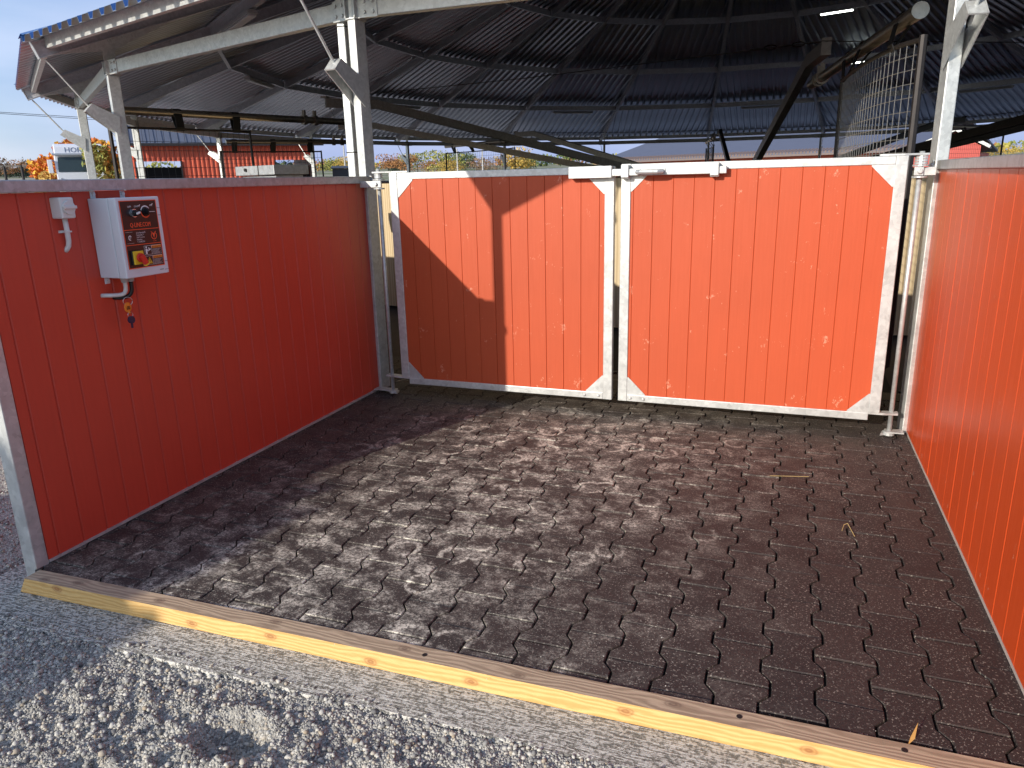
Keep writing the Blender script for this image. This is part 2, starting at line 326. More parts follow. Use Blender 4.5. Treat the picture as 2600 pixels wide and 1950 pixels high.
# rubber paving: bone-shaped blocks, each with its own edges, in one mesh
def paving():
    m,nt,b=newmat('rubber_paving'); v=objco(nt); geo=N(nt,'ShaderNodeNewGeometry')
    gran=noise(nt,v,190,3,.75); mid=noise(nt,v,3.2,5,.6)
    base=mix(nt,geo.outputs['Random Per Island'],(.038,.029,.027),(.064,.046,.040))
    base=mix(nt,ramp(nt,gran,[(.42,.75),(.62,0.)]),base,(.026,.021,.020))
    # pale dust: patches, scuffs and hoof rings, thickest across the middle of the stand
    sx=N(nt,'ShaderNodeSeparateXYZ'); nt.links.new(v,sx.inputs[0])
    def gauss(ax,c,w):
        t=mathn(nt,'DIVIDE',mathn(nt,'SUBTRACT',sx.outputs[ax],c),w); return mathn(nt,'POWER',2.718,mathn(nt,'MULTIPLY',mathn(nt,'MULTIPLY',t,t),-1))
    dx=mathn(nt,'SUBTRACT',sx.outputs[0],mathn(nt,'MULTIPLY',mathn(nt,'ADD',sx.outputs[1],1.4),.28))
    t=mathn(nt,'DIVIDE',mathn(nt,'SUBTRACT',dx,1.42),.88); area=mathn(nt,'POWER',2.718,mathn(nt,'MULTIPLY',mathn(nt,'MULTIPLY',t,t),-1))
    area=mathn(nt,'MULTIPLY',area,ramp(nt,mathn(nt,'MULTIPLY',sx.outputs[1],-1.),[(.05,.25),(.6,1.),(1,1.)]))
    vo=N(nt,'ShaderNodeTexVoronoi'); vo.inputs['Scale'].default_value=4.6
    wv=N(nt,'ShaderNodeVectorMath',operation='ADD'); nz=N(nt,'ShaderNodeVectorMath',operation='SCALE'); nt.links.new(noise(nt,v,9,3,.6,'Color'),nz.inputs[0]); nz.inputs['Scale'].default_value=.035
    nt.links.new(objco(nt,(1,1,0)),wv.inputs[0]); nt.links.new(nz.outputs[0],wv.inputs[1]); nt.links.new(wv.outputs[0],vo.inputs['Vector'])
    ring=ramp(nt,vo.outputs['Distance'],[(.21,0.),(.255,1.),(.285,1.),(.33,0.)])
    ring=mathn(nt,'MULTIPLY',ring,ramp(nt,noise(nt,v,6,3),[(.46,0.),(.54,1.)]))
    blot=ramp(nt,noise(nt,objco(nt,(5,5.6,1),(0,0,.3)),1.35,7,.76),[(.47,0.),(.66,1.)])
    scuff=ramp(nt,noise(nt,objco(nt,(6,10,1),(0,0,.7)),2.2,6,.72),[(.55,0.),(.68,1.)])
    tex=ramp(nt,noise(nt,v,72,6,.85),[(.43,.03),(.57,1.)])
    speck=ramp(nt,noise(nt,v,150,2,.6),[(.62,0.),(.68,1.)]); sp2=ramp(nt,noise(nt,v,85,2,.55),[(.63,0.),(.68,1.)]); speck=mathn(nt,'MAXIMUM',speck,mathn(nt,'MULTIPLY',sp2,.5)); speck=mathn(nt,'MULTIPLY',speck,ramp(nt,mid,[(.3,.35),(.65,1.)]))
    dust=mathn(nt,'ADD',mathn(nt,'ADD',mathn(nt,'MULTIPLY',ring,1.0),blot),mathn(nt,'MULTIPLY',scuff,.65))
    dust=mathn(nt,'MULTIPLY',mathn(nt,'MULTIPLY',dust,tex),area)
    dust=mathn(nt,'ADD',mathn(nt,'ADD',mathn(nt,'MULTIPLY',dust,1.35),mathn(nt,'MULTIPLY',area,.02)),mathn(nt,'MULTIPLY',speck,.55))
    dust=mathn(nt,'MINIMUM',dust,.92)
    col=mix(nt,dust,base,(.74,.67,.56))
    nt.links.new(col,b.inputs['Base Color'])
    nt.links.new(mathn(nt,'ADD',mathn(nt,'MULTIPLY',mid,.25),.52),b.inputs['Roughness']); b.inputs['Specular IOR Level'].default_value=.35
    bump(nt,b,mathn(nt,'ADD',gran,mathn(nt,'MULTIPLY',speck,.8)),.45,.004)
    P,Q=.148,.200; amp=.0145; g=.0022
    def wave(t):     # boundary offset, period 1: low at 0, high at .5
        t%=1.
        if t<.16 or t>.84: return -amp
        if .34<t<.66: return amp
        return -amp+2*amp*(t-.16)/.18 if t<.5 else amp-2*amp*(t-.66)/.18
    ts=[0,.16,.34,.5,.66,.84,1.]
    V=[];F4=[];Fs=[]
    mb=MB(); x0=2.981-20*P
    rnd=random.Random(3)
    for c in range(-7,25):
        bx=x0+c*P
        ph=0 if (c-20)%2==0 else .5
        for r in range(-14,14):
            yj=-2.02+Q*(r+ph)       # joint this block starts from
            if yj+Q<-2.69 or yj>2.3: continue
            if (bx+P<.002 or bx>3.35) and yj<.12: continue
            if bx+P<-.9: continue
            # left boundary low (wide) at this column's joints
            L=[(bx+wave(t)+.0036, yj+t*Q) for t in ts]; R=[(bx+P-wave(t)-.0036, yj+t*Q) for t in ts]
            # g gaps at the ends, clip to the stand
            fx=lambda p:(min(max(p[0],.003 if yj<.0 else -9),3.352+.0068*max(0,-p[1]) if yj<0. else 9),max(p[1],-2.689+.018*p[0]))
            L[0]=(L[0][0],L[0][1]+g);R[0]=(R[0][0],R[0][1]+g);L[-1]=(L[-1][0],L[-1][1]-g);R[-1]=(R[-1][0],R[-1][1]-g)
            poly=[fx(p) for p in L[::-1]]+[fx(p) for p in R]
            poly=poly[::-1]   # ccw
            cxx=sum(p[0] for p in poly)/len(poly); cyy=sum(p[1] for p in poly)/len(poly)
            if max(p[0] for p in poly)-min(p[0] for p in poly)<.02 or max(p[1] for p in poly)-min(p[1] for p in poly)<.02: continue
            h=rnd.uniform(-.0022,.0012); tx=rnd.uniform(-.011,.011); ty=rnd.uniform(-.013,.013)
            k=.0022; n=len(poly); b0=len(mb.v)
            def zz(p,dz): return h+dz+tx*(p[0]-cxx)+ty*(p[1]-cyy)
            W_=max(.03,max(p[0] for p in poly)-min(p[0] for p in poly)); H_=max(.03,max(p[1] for p in poly)-min(p[1] for p in poly))
            inner=[(cxx+(p[0]-cxx)*(1-2.4*k/W_),cyy+(p[1]-cyy)*(1-2.4*k/H_)) for p in poly]
            vs=[(p[0],p[1],zz(p,0)) for p in inner]+[(p[0],p[1],zz(p,-.0025)) for p in poly]+[(p[0],p[1],-.03) for p in poly]
            # fan the top through left/right pairs
            fs=[]
            ln=len(ts)
            # poly reversed: order R reversed then L ; indexes
            Ri=[ln-1-i for i in range(ln)]; Li=[ln+i for i in range(ln)]
            for i in range(ln-1): fs.append((Li[i],Ri[i],Ri[i+1],Li[i+1]))
            for i in range(n):
                j=(i+1)%n; fs.append((i,n+i,n+j,j)); fs.append((n+i,2*n+i,2*n+j,n+j))
            mb.add(vs,fs)
    o=mb.build('paving',m); o['kind']='structure'
    # bedding in the joints
    bd=MB(); bd.box(-.02,3.38,-2.625,2.5,-.08,-.020); bo=bd.build('paving_bed',plain('joint_dirt',(.012,.011,.010),.95)); bo['kind']='structure'
paving()
# few crumbs on the paving: straw, leaf, pebbles
def crumbs():
    STR=plain('straw',(.55,.42,.17),.8); LEAF=plain('dry_leaf',(.42,.22,.06),.8); PEB=plain('pale_pebble',(.55,.52,.47),.9)
    t=MB(); t.tube([(2.946,-1.421,.003),(2.956,-1.37,.006),(2.970,-1.358,.008),(2.99,-1.461,.003)],.0013,5); tag(t.build('straw',STR),'bent yellow straw lying on the paving near the right wall','straw')
    t=MB(); t.tube([(2.653,-.912,.003),(2.74,-.893,.004),(2.829,-.869,.003)],.0010,5); tag(t.build('straw',STR),'long straight straw lying on the paving near the right gate','straw')
    t=MB(); t.add([(3.035,-2.638,.002),(3.042,-2.620,.014),(3.062,-2.585,.036),(3.052,-2.622,.013)],[(0,3,2,1)]); t.add([(3.034,-2.639,.001),(3.044,-2.619,.013),(3.063,-2.584,.035)],[(0,1,2)]); tag(t.build('leaf',LEAF),'dry brown leaf standing up by the timber at the front right','leaf')
    rr=random.Random(5); t=MB()
    for i in range(150):
        x=rr.gauss(1.7,.8); y=rr.uniform(-2.74,-.3)
        if .05<x<3.3: t.ball((x,y,.002),rr.uniform(.0010,.0026),6,0,(1,rr.uniform(.6,1),.6))
    o=t.build('crumbs',PEB); tag(o,'pale crumbs and grit scattered on the dark paving','grit',kind='stuff')
crumbs()
# timber sleeper across the opening
def timber():
    b=MB(); z0,z1=-.0575,.006; f=lambda x:-2.762+.018*x; k=lambda x:-2.693+.018*x
    vs=[(.000,f(0),z0),(3.62,f(3.62),z0),(3.62,k(3.62),z0),(.03,k(0),z0),(.037,f(0)+.002,z1),(3.62,f(3.62)+.002,z1),(3.62,k(3.62),z1),(.034,k(0),z1)]
    b.add(vs,[(0,3,2,1),(0,1,5,4),(1,2,6,5),(2,3,7,6),(3,0,4,7)],0); b.add(vs,[(4,5,6,7)],1)
    o=b.build('timber_beam',[WOODF,WOODT],bevel=.0035); tag(o,'long sawn timber beam lying across the open front of the stand','timber')
    for x,y in ((1.694,-2.70),(2.625,-2.672),(3.024,-2.665)):
        sc=MB(); sc.tube([(x,y,z1-.001),(x,y,z1+.0012)],.008,10); sc.build('screw',DARKSTEEL,o)
    w=MB(); w.beam((-.30,-2.40,-.045),(-.10,-2.50,-.045),.025,.03); tag(w.build('wood_scrap',plain('scrap_wood',(.40,.22,.07),.8)),'short wood offcut lying on the gravel beside the left end post','offcut')
timber()
# ------------------------------------------------------------------ boarded walls of the stand
def boards(mb,u0,u1,z0,z1,pitch,first,pos,thick=.028,gw=.0045,gd=.0045,m=0,rnd=None,jit=0.):
    """pos(u,z,d) -> point; boards along u with V grooves; d=depth behind the face"""
    rnd=rnd or random.Random(1); us=[u0]; t=first
    while t<u1-.01:
        if t>u0+.01: us.append(t)
        t+=pitch+rnd.uniform(-jit,jit)
    us.append(u1); prof=[]
    for i,(a,b) in enumerate(zip(us,us[1:])):
        d=rnd.uniform(0,.0012)
        prof+=[(a if i==0 else a+gw/2,d),(b if i==len(us)-2 else b-gw/2,d)]
        if i<len(us)-2: prof.append((b,gd))
    vs=[];fs=[];n=len(prof)
    for z in (z0,z1): vs+=[pos(a,z,d) for a,d in prof]
    for z in (z0,z1): vs+=[pos(u0,z,thick),pos(u1,z,thick)]
    for i in range(n-1): fs.append((i,i+1,n+i+1,n+i))
    B=2*n; fs+=[(B+1,B,B+2,B+3),(0,n,B+2,B),(n-1,B+1,B+3,2*n-1),tuple(range(n,2*n))+(B+3,B+2),tuple(range(n-1,-1,-1))+(B,B+1)]
    mb.add(vs,fs,m)
LX=lambda y:.0033*max(0,-y); RX=lambda y:3.346+.0068*max(0,-y)
def walls():
    t=thing('board_wall',(0,-1.3,0),'dark red shaded board wall on the left carrying the control cabinet','wall')
    p=MB(); boards(p,.03,2.632,.013,1.41,.1155,.16,lambda u,z,d:(LX(-u)-d,-u,z),gw=.010,gd=.007); p.build('board_panel',RED_LEFT,t)
    p=MB(); p.box(-.052,.044,-2.63,-.036,1.411,1.456); p.build('top_rail',GALVD,t,bevel=.004)
    p=MB(); p.box(-.03,.012,-2.632,-.03,.0015,.0125); p.build('bottom_strip',GALV,t)
    p=MB(); p.box(-.012,.047,-.034,-.004,1.408,1.458); p.tube([(.047,-.019,1.433),(.053,-.019,1.433)],.011,6); p.build('end_clip',GALV,t)
    p=MB()   # open-end post with a head plate, as on the roof posts
    p.box(-.056,.009,-2.688,-2.634,-.058,1.46); p.box(-.047,.009,-2.686,-2.636,1.46,2.28); p.box(-.15,-.0575,-2.675,-2.645,1.30,1.635)
    p.build('end_post',GALV,t,bevel=.004)
    p=MB(); p.prism([(-.018,-2.66,2.14),(.47,-2.66,2.37),(.47,-2.66,2.47),(-.23,-2.66,2.47),(-.20,-2.66,2.40)],(0,.008,0)); p.box(-.4,.65,-2.69,-2.63,2.471,2.56); p.build('head_plate',GALV,t)
    t=thing('board_wall',(3.35,-1.3,0),'bright red sunlit board wall on the right of the stand','wall')
    p=MB(); boards(p,.03,3.3,.013,1.41,.1235,.128,lambda u,z,d:(RX(-u)+d,-u,z),rnd=random.Random(4),jit=.006); p.build('board_panel',RED_RIGHT,t)
    p=MB(); p.box(RX(-1.5)-.024,RX(-1.5)+.07,-3.3,-.036,1.4115,1.456); p.build('top_rail',GALVD,t,bevel=.004)
    p=MB(); p.prism([(3.3445,-.03,.0015),(3.40,-.03,.0015),(3.40,-3.3,.0015),(RX(-3.3)-.0015,-3.3,.0015)],(0,0,.010)); p.build('bottom_strip',plain('pale_filler',(.42,.36,.32),.8),t)
    p=MB(); p.box(3.316,3.362,-.034,-.004,1.408,1.458); p.tube([(3.316,-.019,1.433),(3.310,-.019,1.433)],.011,6); p.build('end_clip',GALV,t)
walls()
# ------------------------------------------------------------------ gates
FY=-.19   # front of the frames
def gate(x0,x1,zb,zt,hinge,label,boards_first):
    s=1 if hinge=='r' else -1
    hx=x1 if hinge=='r' else x0
    t=thing('gate',((x0+x1)/2,FY+.02,zb),label,'gate','double gate leaves')
    f=MB(); sw=.055; y0,y1=FY,FY+.04
    f.box(x0,x0+sw,y0,y1,zb+(.045 if hinge=='l' else 0),zt); f.box(x1-sw,x1,y0,y1,zb+(.045 if hinge=='r' else 0),zt)
    a,bq=x0+sw,x1-sw
    f.box(a,bq,y0+.0015,y1-.001,zt-.042,zt-.0015); f.box(a,bq,y0+.0015,y1-.001,zb,zb+.042)
    f.build('frame',GALV,t,bevel=.003)
    p=MB(); boards(p,a-.004,bq+.004,zb+.038,zt-.038,.11,boards_first,lambda u,z,d:(u,y0+.007+d,z),.024,rnd=random.Random(int(x0*10)),jit=.002); p.build('board_panel',RED_GATE,t)
    g=.108
    for cx,cz,dx,dz in ((a,zb+.042,1,1),(bq,zb+.042,-1,1),(a,zt-.042,1,-1),(bq,zt-.042,-1,-1)):
        q=MB(); q.prism([(cx-dx*.0,y0+.0035,cz),(cx+dx*g,y0+.0035,cz),(cx+dx*g,y0+.0035,cz+dz*.006),(cx+dx*.006,y0+.0035,cz+dz*g),(cx,y0+.0035,cz+dz*g)],(0,.003,0)); q.build('corner_plate',GALV,t)
    for bx in ((x1-.17,x1-.083) if hinge=='l' else (x0+.075,x0+.155)):
        q=MB(); q.tube([(bx,y0,zb+.021),(bx,y0-.004,zb+.021)],.009,8); q.ball((bx,y0-.004,zb+.021),.008,8,0,(1,.6,1)); q.build('bolt',GALV,t)
    # hinge: rod, arms, spring coil, bracket at the post
    rx=hx+s*.062 if hinge=='r' else hx-.10
    ry=FY+.045; px=3.318 if hinge=='r' else .03
    q=MB(); q.tube([(rx,ry,.02),(rx,ry,1.50)],.0125,12); q.build('hinge_rod',GALV,t,smooth=True)
    q=MB(); q.prism([(hx-s*.055,y0+.004,zb+.046),(hx+s*.02,y0+.004,zb+.046),(rx+s*.03,ry-.028,zb+.046),(rx+s*.032,ry+.02,zb+.046),(hx-s*.005,y1+.01,zb+.046)],(0,0,-.011)); q.build('hinge_arm',GALV,t)
    q=MB(); q.prism([(hx-s*.13,y0+.002,zt),(hx-s*.02,y0-.002,zt),(rx+s*.03,ry-.028,zt),(rx+s*.034,ry+.024,zt),(hx-s*.01,y1+.01,zt)],(0,0,.009)); q.build('hinge_arm',GALV,t)
    q=MB()
    for k in range(4 if hinge=='r' else 2):
        zz=1.438+k*.013 if hinge=='r' else 1.440+k*.022
        q.tube([(rx,ry,zz),(rx,ry,zz+(.011 if hinge=='r' else .020))],.03 if hinge=='r' else .026,14)
    q.tube([(rx,ry,1.428),(rx,ry,1.436)],.038,14); q.build('hinge_spring',GALV,t)
    q=MB(); q.tube([(rx,ry,1.372),(rx,ry,1.381)],.036,14); q.box(min(rx,px),max(rx,px),ry-.012,ry+.012,1.384,1.424); q.box(rx-.03,rx+.012 if s>0 else rx+.03,ry-.03,ry-.014,1.384,1.426)
    q.tube([(rx-.005,ry-.03,1.405),(rx-.005,ry-.044,1.405)],.013,6); q.build('hinge_clamp',GALV,t,bevel=.002)
    q=MB(); q.box(min(px,rx-s*.02)-.0,max(px,rx-s*.02)+.0,ry-.03,ry+.03,.03,.036); q.prism([(px,-.1,.012),(rx-s*.045,-.175,.012),(rx-s*.03,-.115,.012),(px,-.06,.012)],(0,0,.012)); q.tube([(rx,ry,.012),(rx,ry,.034)],.028,12); q.build('foot_bracket',GALV,t)
    return t
GL=gate(.265,1.708,.098,1.472,'l','left red gate leaf striped by the shadow, with the square bolt keeper','.')if False else None
GLt=gate(.265,1.708,.098,1.472,'l','left gate leaf, partly shaded red boards in a galvanised frame',.409)
GRt=gate(1.747,3.186,.098,1.482,'r','right gate leaf, fully sunlit red boards, carrying the sliding bolt',1.818)
q=MB(); q.box(1.455,1.704,FY-.055,FY-.001,1.409,1.474); q.build('bolt_keeper',GALV,GLt,bevel=.003)
q=MB(); q.box(1.60,2.322,FY-.046,FY-.010,1.417,1.456); q.build('sliding_bolt',GALV,GRt,bevel=.004)
for a,b in ((1.757,1.800),(2.238,2.283)):
    q=MB(); q.box(a,b,FY-.058,FY-.047,1.408,1.475); q.box(a,b,FY-.047,FY-.001,1.4575,1.475); q.box(a,b,FY-.047,FY-.001,1.402,1.4155); q.build('bolt_guide',GALV,GRt,bevel=.003)
q=MB(); q.tube([(1.852,FY-.047,1.436),(1.852,FY-.078,1.436),(1.87,FY-.088,1.436),(1.965,FY-.088,1.436),(1.985,FY-.078,1.436),(1.985,FY-.047,1.436)],.0125,10)
q.box(1.838,1.866,FY-.052,FY-.0465,1.420,1.452); q.box(1.972,2.0,FY-.052,FY-.0465,1.420,1.452); q.build('handle',GALVD,GRt,smooth=False)
# ------------------------------------------------------------------ text
def text_into(mb,body,origin,ux,uz,size,m,align='LEFT',nudge=(0,0,0),sx=1.):
    cu=bpy.data.curves.new('t','FONT'); cu.body=body; cu.size=size; cu.align_x=align; cu.resolution_u=2
    o=bpy.data.objects.new('t',cu); me=bpy.data.meshes.new_from_object(o)
    ux=Vector(ux);uz=Vector(uz);og=Vector(origin)
    mb.add([og+ux*(v.co.x*sx)+uz*v.co.y for v in me.vertices],[tuple(p.vertices) for p in me.polygons],m)
    bpy.data.objects.remove(o); bpy.data.curves.remove(cu); bpy.data.meshes.remove(me)
# ------------------------------------------------------------------ control cabinet
def cabinet():
    t=thing('control_cabinet',(.08,-2.067,1.22),'pale grey control cabinet with dark switch panel hung on the left wall','control box')
    GREY=plain('cabinet_grey',(.66,.69,.73),.45,0,.05,4); BLK=plain('switch_black',(.012,.012,.014),.35); WHT=plain('print_white',(.75,.75,.75),.6,0,.02)
    PAN=plain('panel_black',(.022,.012,.012),.35,0,.05); ORG=plain('print_red',(.85,.11,.035),.5,0,.03); YEL=plain('switch_yellow',(.75,.52,.03),.4,0,.05); REDS=plain('switch_red',(.62,.03,.02),.35,0,.05); OG=plain('print_orange',(.80,.25,.03),.5,0,.03)
    y0,y1,z0,z1=-2.177,-1.957,1.064,1.381
    b=MB(); b.box(.008,.112,y0,y1,z0,z1); b.build('case',GREY,t,bevel=.004)
    b=MB(); b.box(.1145,.155,y0-.001,y1+.001,z0-.001,z1+.001); d=b.build('door',GREY,t,bevel=.004)
    for z in (z0+.015,z0+.05,z1-.075,z1-.045): b=MB(); b.box(.1553,.1562,y1-.022,y1-.0005,z,z+.0012); b.build('door_seam',BLK,d)
    for y,z,s in ((y0+.03,z1,1),(y1-.045,z1,1),(y0+.03,z0,-1)):
        b=MB(); za,zb=sorted((z,z+s*.028)); b.box(.002,.008,y-.012,y+.012,za,zb); b.tube([(.008,y,z+s*.016),(.016,y,z+s*.016)],.007,8); b.build('mounting_lug',GREY,t)
    xf=.1555
    uy=(0,1,0); uz=(0,0,1)
    def plate(mb,a,bb,c,dd,m,x=xf,th=.001): mb.box(x,x+th,a,bb,c,dd,m)
    ya,yb,za,zb=-2.163,-1.977,1.099,1.370
    pn=MB(); plate(pn,ya,yb,za,zb,0); panel=pn.build('switch_panel',PAN,d)
    pr=MB(); x1=xf+.0014
    for a,bb,c,dd in ((ya,yb,zb-.003,zb),(ya,yb,za,za+.003),(ya,ya+.003,za+.003,zb-.003),(yb-.003,yb,za+.003,zb-.003),(ya+.003,yb-.003,1.253,1.2555),(ya+.003,yb-.003,1.1925,1.195)): plate(pr,a,bb,c,dd,0,xf+.0011,.0006)
    text_into(pr,'Q-LINE.COM',(x1,-2.126,1.2645),uy,uz,.0250,0,sx=.74); text_into(pr,'Q-LINE.COM',(x1+.0001,-2.1252,1.2645),uy,uz,.0250,0,sx=.74)
    # emblem: ring with a crest
    for k in range(20):
        a0=.35+PI/2+(2*PI-.7)*k/20;a1=.35+PI/2+(2*PI-.7)*(k+1)/20;c0=(-2.012,1.224);r0,r1=.0125,.0155
        pr.add([(x1,c0[0]+r*math.cos(a),c0[1]+r*math.sin(a)) for r,a in ((r0,a0),(r1,a0),(r1,a1),(r0,a1))],[(0,1,2,3)],0)
    pr.add([(x1,-2.012-.009,1.239),(x1,-2.012,1.214),(x1,-2.012+.009,1.239),(x1,-2.012,1.234)],[(0,1,2,3)],0)
    pr.add([(x1,-2.012-.014,1.243),(x1,-2.012-.004,1.238),(x1,-2.012-.011,1.237)],[(0,1,2)],0); pr.add([(x1,-2.012+.014,1.243),(x1,-2.012+.004,1.238),(x1,-2.012+.011,1.237)],[(0,2,1)],0)
    text_into(pr,'Q-LINE',(x1,-2.012,1.2005),uy,uz,.006,0,'CENTER')
    # arcs round the speed knob
    def arc(c,r0,r1,a0,a1,m):
        n=14
        for k in range(n):
            t0=a0+(a1-a0)*k/n;t1=a0+(a1-a0)*(k+1)/n
            pr.add([(x1,c[0]+r*math.cos(a),c[1]+r*math.sin(a)) for r,a in ((r0,t0),(r1,t0),(r1,t1),(r0,t1))],[(0,1,2,3)],m)
    arc((-2.038,1.323),.020,.025,PI*1.0,PI*1.85,0); arc((-2.038,1.323),.020,.025,.35,PI*.9,1)
    text_into(pr,'OFF',(x1,-2.125,1.342),uy,uz,.0105,1); text_into(pr,'ON',(x1,-2.092,1.342),uy,uz,.0105,1)
    for hx,s in ((-2.073,1.),(-2.010,1.2)):   # little horses: body, neck, legs
        z=1.343; 
        for a,bb,c,dd in ((0,.010,.003,.006),(.008,.0115,.005,.009),(.0105,.0135,.0075,.0095),(.0005,.0018,0,.004),(.0078,.0090,0,.004),(-.0022,.0006,.003,.005)):
            pr.add([(x1,hx+a*s,z+c*s),(x1,hx+bb*s,z+c*s),(x1,hx+bb*s,z+dd*s),(x1,hx+a*s,z+dd*s)],[(0,1,2,3)],1)
    for i,l in enumerate(('Q-Line Equestrian BV','Nieuwsteweg 17','5628 DL Someren','Netherlands','T. +31598322756')): text_into(pr,l,(x1,-2.102,1.2385-i*.0092),uy,uz,.0088,1,sx=.62)
    plate(pr,-2.155,-2.120,1.200,1.247,3,xf+.0011,.001); plate(pr,-2.155,-2.120,1.2455,1.2462,1,xf+.0022,.0004); plate(pr,-2.155,-2.120,1.2008,1.2014,1,xf+.0022,.0004)
    pr.m  # emblem on the small black plate
    x1b=xf+.0026
    for k in range(10):
        a0=.5+4.6*k/10;a1=.5+4.6*(k+1)/10
        pr.add([(x1b,-2.136+r*math.cos(a),1.223+r*1.2*math.sin(a)) for r,a in ((.0055,a0),(.0085,a0),(.0085,a1),(.0055,a1))],[(0,1,2,3)],1)
    pr.add([(x1b,-2.139,1.2222),(x1b,-2.131,1.2222),(x1b,-2.131,1.2245),(x1b,-2.139,1.2245)],[(0,1,2,3)],1)
    # warning stickers
    for za_,zb_ in ((1.149,1.186),(1.107,1.144)):
        a,bb=-2.073,-1.984
        plate(pr,a,bb,za_,zb_,1,xf+.0011,.0006); plate(pr,a+.001,bb-.001,za_+.001,zb_-.001,3,xf+.0018,.0004)
        plate(pr,a+.038,bb-.001,zb_-.0115,zb_-.001,4,xf+.0023,.0003); text_into(pr,'WARNING',(xf+.0029,a+.0465,zb_-.0098),uy,uz,.0088,3,sx=.9)
        pr.add([(xf+.0029,a+.040,zb_-.0098),(xf+.0029,a+.0455,zb_-.0098),(xf+.0029,a+.0427,zb_-.003)],[(0,1,2)],3)
        for i in range(5): plate(pr,a+.041,bb-.006-(i%3)*.005,zb_-.0165-i*.0042,zb_-.0156-i*.0042,1,xf+.0023,.0003)
        plate(pr,a+.0365,a+.0375,za_+.001,zb_-.001,1,xf+.0023,.0003)
    xs=xf+.0026; a=-2.073; z=1.149
    P=lambda u,w:(xs,a+u,z+w)      # reader with a booklet
    pr.ball((xs,a+.010,z+.0305),.0042,10,1,(.05,1,1)); pr.add([P(.005,.003),P(.013,.003),P(.0135,.017),P(.019,.013),P(.021,.016),P(.013,.024),P(.006,.0255),P(.0045,.022)],[tuple(range(8))],1)
    pr.add([P(.019,.020),P(.025,.016),P(.033,.022),P(.027,.0255)],[(0,1,2,3)],1); pr.add([P(.018,.022),P(.026,.027),P(.022,.030)],[(0,1,2)],1)
    z=1.107; pr.add([P(.004,.005),P(.034,.005),P(.019,.032)],[(0,1,2)],2); xs=xf+.0030
    pr.add([P(.007,.0068),P(.031,.0068),P(.019,.0285)],[(0,1,2)],3); xs=xf+.0034
    pr.add([P(.009,.008),P(.029,.008),P(.019,.026)],[(0,1,2)],2); xs=xf+.0038
    pr.add([P(.0205,.021),P(.0155,.0145),P(.0185,.0145),P(.0165,.0095),P(.0225,.0160),P(.0195,.0160),P(.0225,.021)],[(0,1,2,5,6),(2,3,4,5)],3)
    text_into(pr,'Schneider',(xf+.0006,-2.012,1.0805),uy,uz,.0085,3,sx=.8) if False else plate(pr,-2.005,-1.985,1.080,1.0835,5,xf,.0006)
    pr.build('panel_print',[ORG,WHT,YEL,PAN,OG,plain('maker_mark',(.16,.24,.22),.5)],d)
    k=MB(); k.tube([(xf,-2.103,1.320),(xf+.012,-2.103,1.320)],.0165,18,0); k.tube([(xf+.012,-2.103,1.320),(xf+.030,-2.103,1.320)],[.0135,.0115],18,1); k.prism([(xf+.028,-2.112,1.315),(xf+.036,-2.112,1.315),(xf+.036,-2.112,1.322),(xf+.028,-2.112,1.322)],(0,.016,.004),2)
    k.build('on_off_knob',[plain('steel_ring',(.6,.62,.65),.25,.8),BLK,WHT],d,smooth=False)
    k=MB(); k.tube([(xf,-2.038,1.323),(xf+.010,-2.038,1.323)],.017,18); k.tube([(xf+.01,-2.038,1.323),(xf+.026,-2.038,1.323)],[.0135,.012],18); k.box(xf+.014,xf+.033,-2.052,-2.016,1.3175,1.3285); k.box(xf+.0332,xf+.0336,-2.048,-2.018,1.3222,1.3238,1); k.build('speed_knob',[BLK,WHT],d)
    k=MB(); k.box(xf,xf+.010,-2.146,-2.092,1.114,1.172,0); k.box(xf+.010,xf+.017,-2.143,-2.094,1.116,1.170,1); k.tube([(xf+.017,-2.116,1.143),(xf+.026,-2.116,1.143)],.0185,18,2); k.beam((xf+.034,-2.121,1.152),(xf+.034,-2.104,1.116),.018,.015,(1,0,0),2); k.beam((xf+.034,-2.105,1.118),(xf+.034,-2.1025,1.112),.0185,.016,(1,0,0),1); k.build('main_switch',[BLK,YEL,REDS],d,bevel=.0015)
    for y in (-2.108,-2.078):
        k=MB(); k.tube([(.06,y,z0),(.06,y,z0-.010)],.017,8); k.tube([(.06,y,z0-.010),(.06,y,z0-.026)],[.0165,.013],12); k.build('cable_gland',plain('gland_grey',(.42,.42,.42),.5),t)
    W_=plain('cable_white',(.66,.66,.64),.45,0,.03)
    def bez(p,n=12):
        p=[Vector(q) for q in p]; return [((1-u)**3)*p[0]+3*u*(1-u)**2*p[1]+3*u*u*(1-u)*p[2]+u**3*p[3] for u in [i/n for i in range(n+1)]]
    k=MB(); k.tube(bez([(.06,-2.108,1.04),(.06,-2.108,.985),(.05,-2.105,.985),(.03,-2.165,.990)])+[(.003,-2.185,.992)],.0085,10); k.build('white_cable',W_,t,smooth=True)
    k=MB(); k.tube(bez([(.06,-2.078,1.04),(.06,-2.074,.985),(.055,-2.085,.972),(.02,-2.115,.972)])+[(.003,-2.13,.975)],.0085,10); k.build('black_cable',BLK,t,smooth=True)
    # key ring
    kt=thing('key_ring',(.065,-2.115,.90),'orange key tag and dark key hanging from the black cable','keys')
    OR=plain('tag_orange',(.80,.24,.02),.4,0,.05); NAV=plain('key_navy',(.012,.014,.05),.45)
    def ringt(c,r,th,tilt,mb,n=20): mb.tube([(c[0]+r*math.cos(2*PI*i/n)*math.sin(tilt),c[1]+r*math.cos(2*PI*i/n)*math.cos(tilt),c[2]+r*math.sin(2*PI*i/n)) for i in range(n+1)],th,6)
    RS=plain('ring_steel',(.6,.6,.6),.25,.9)
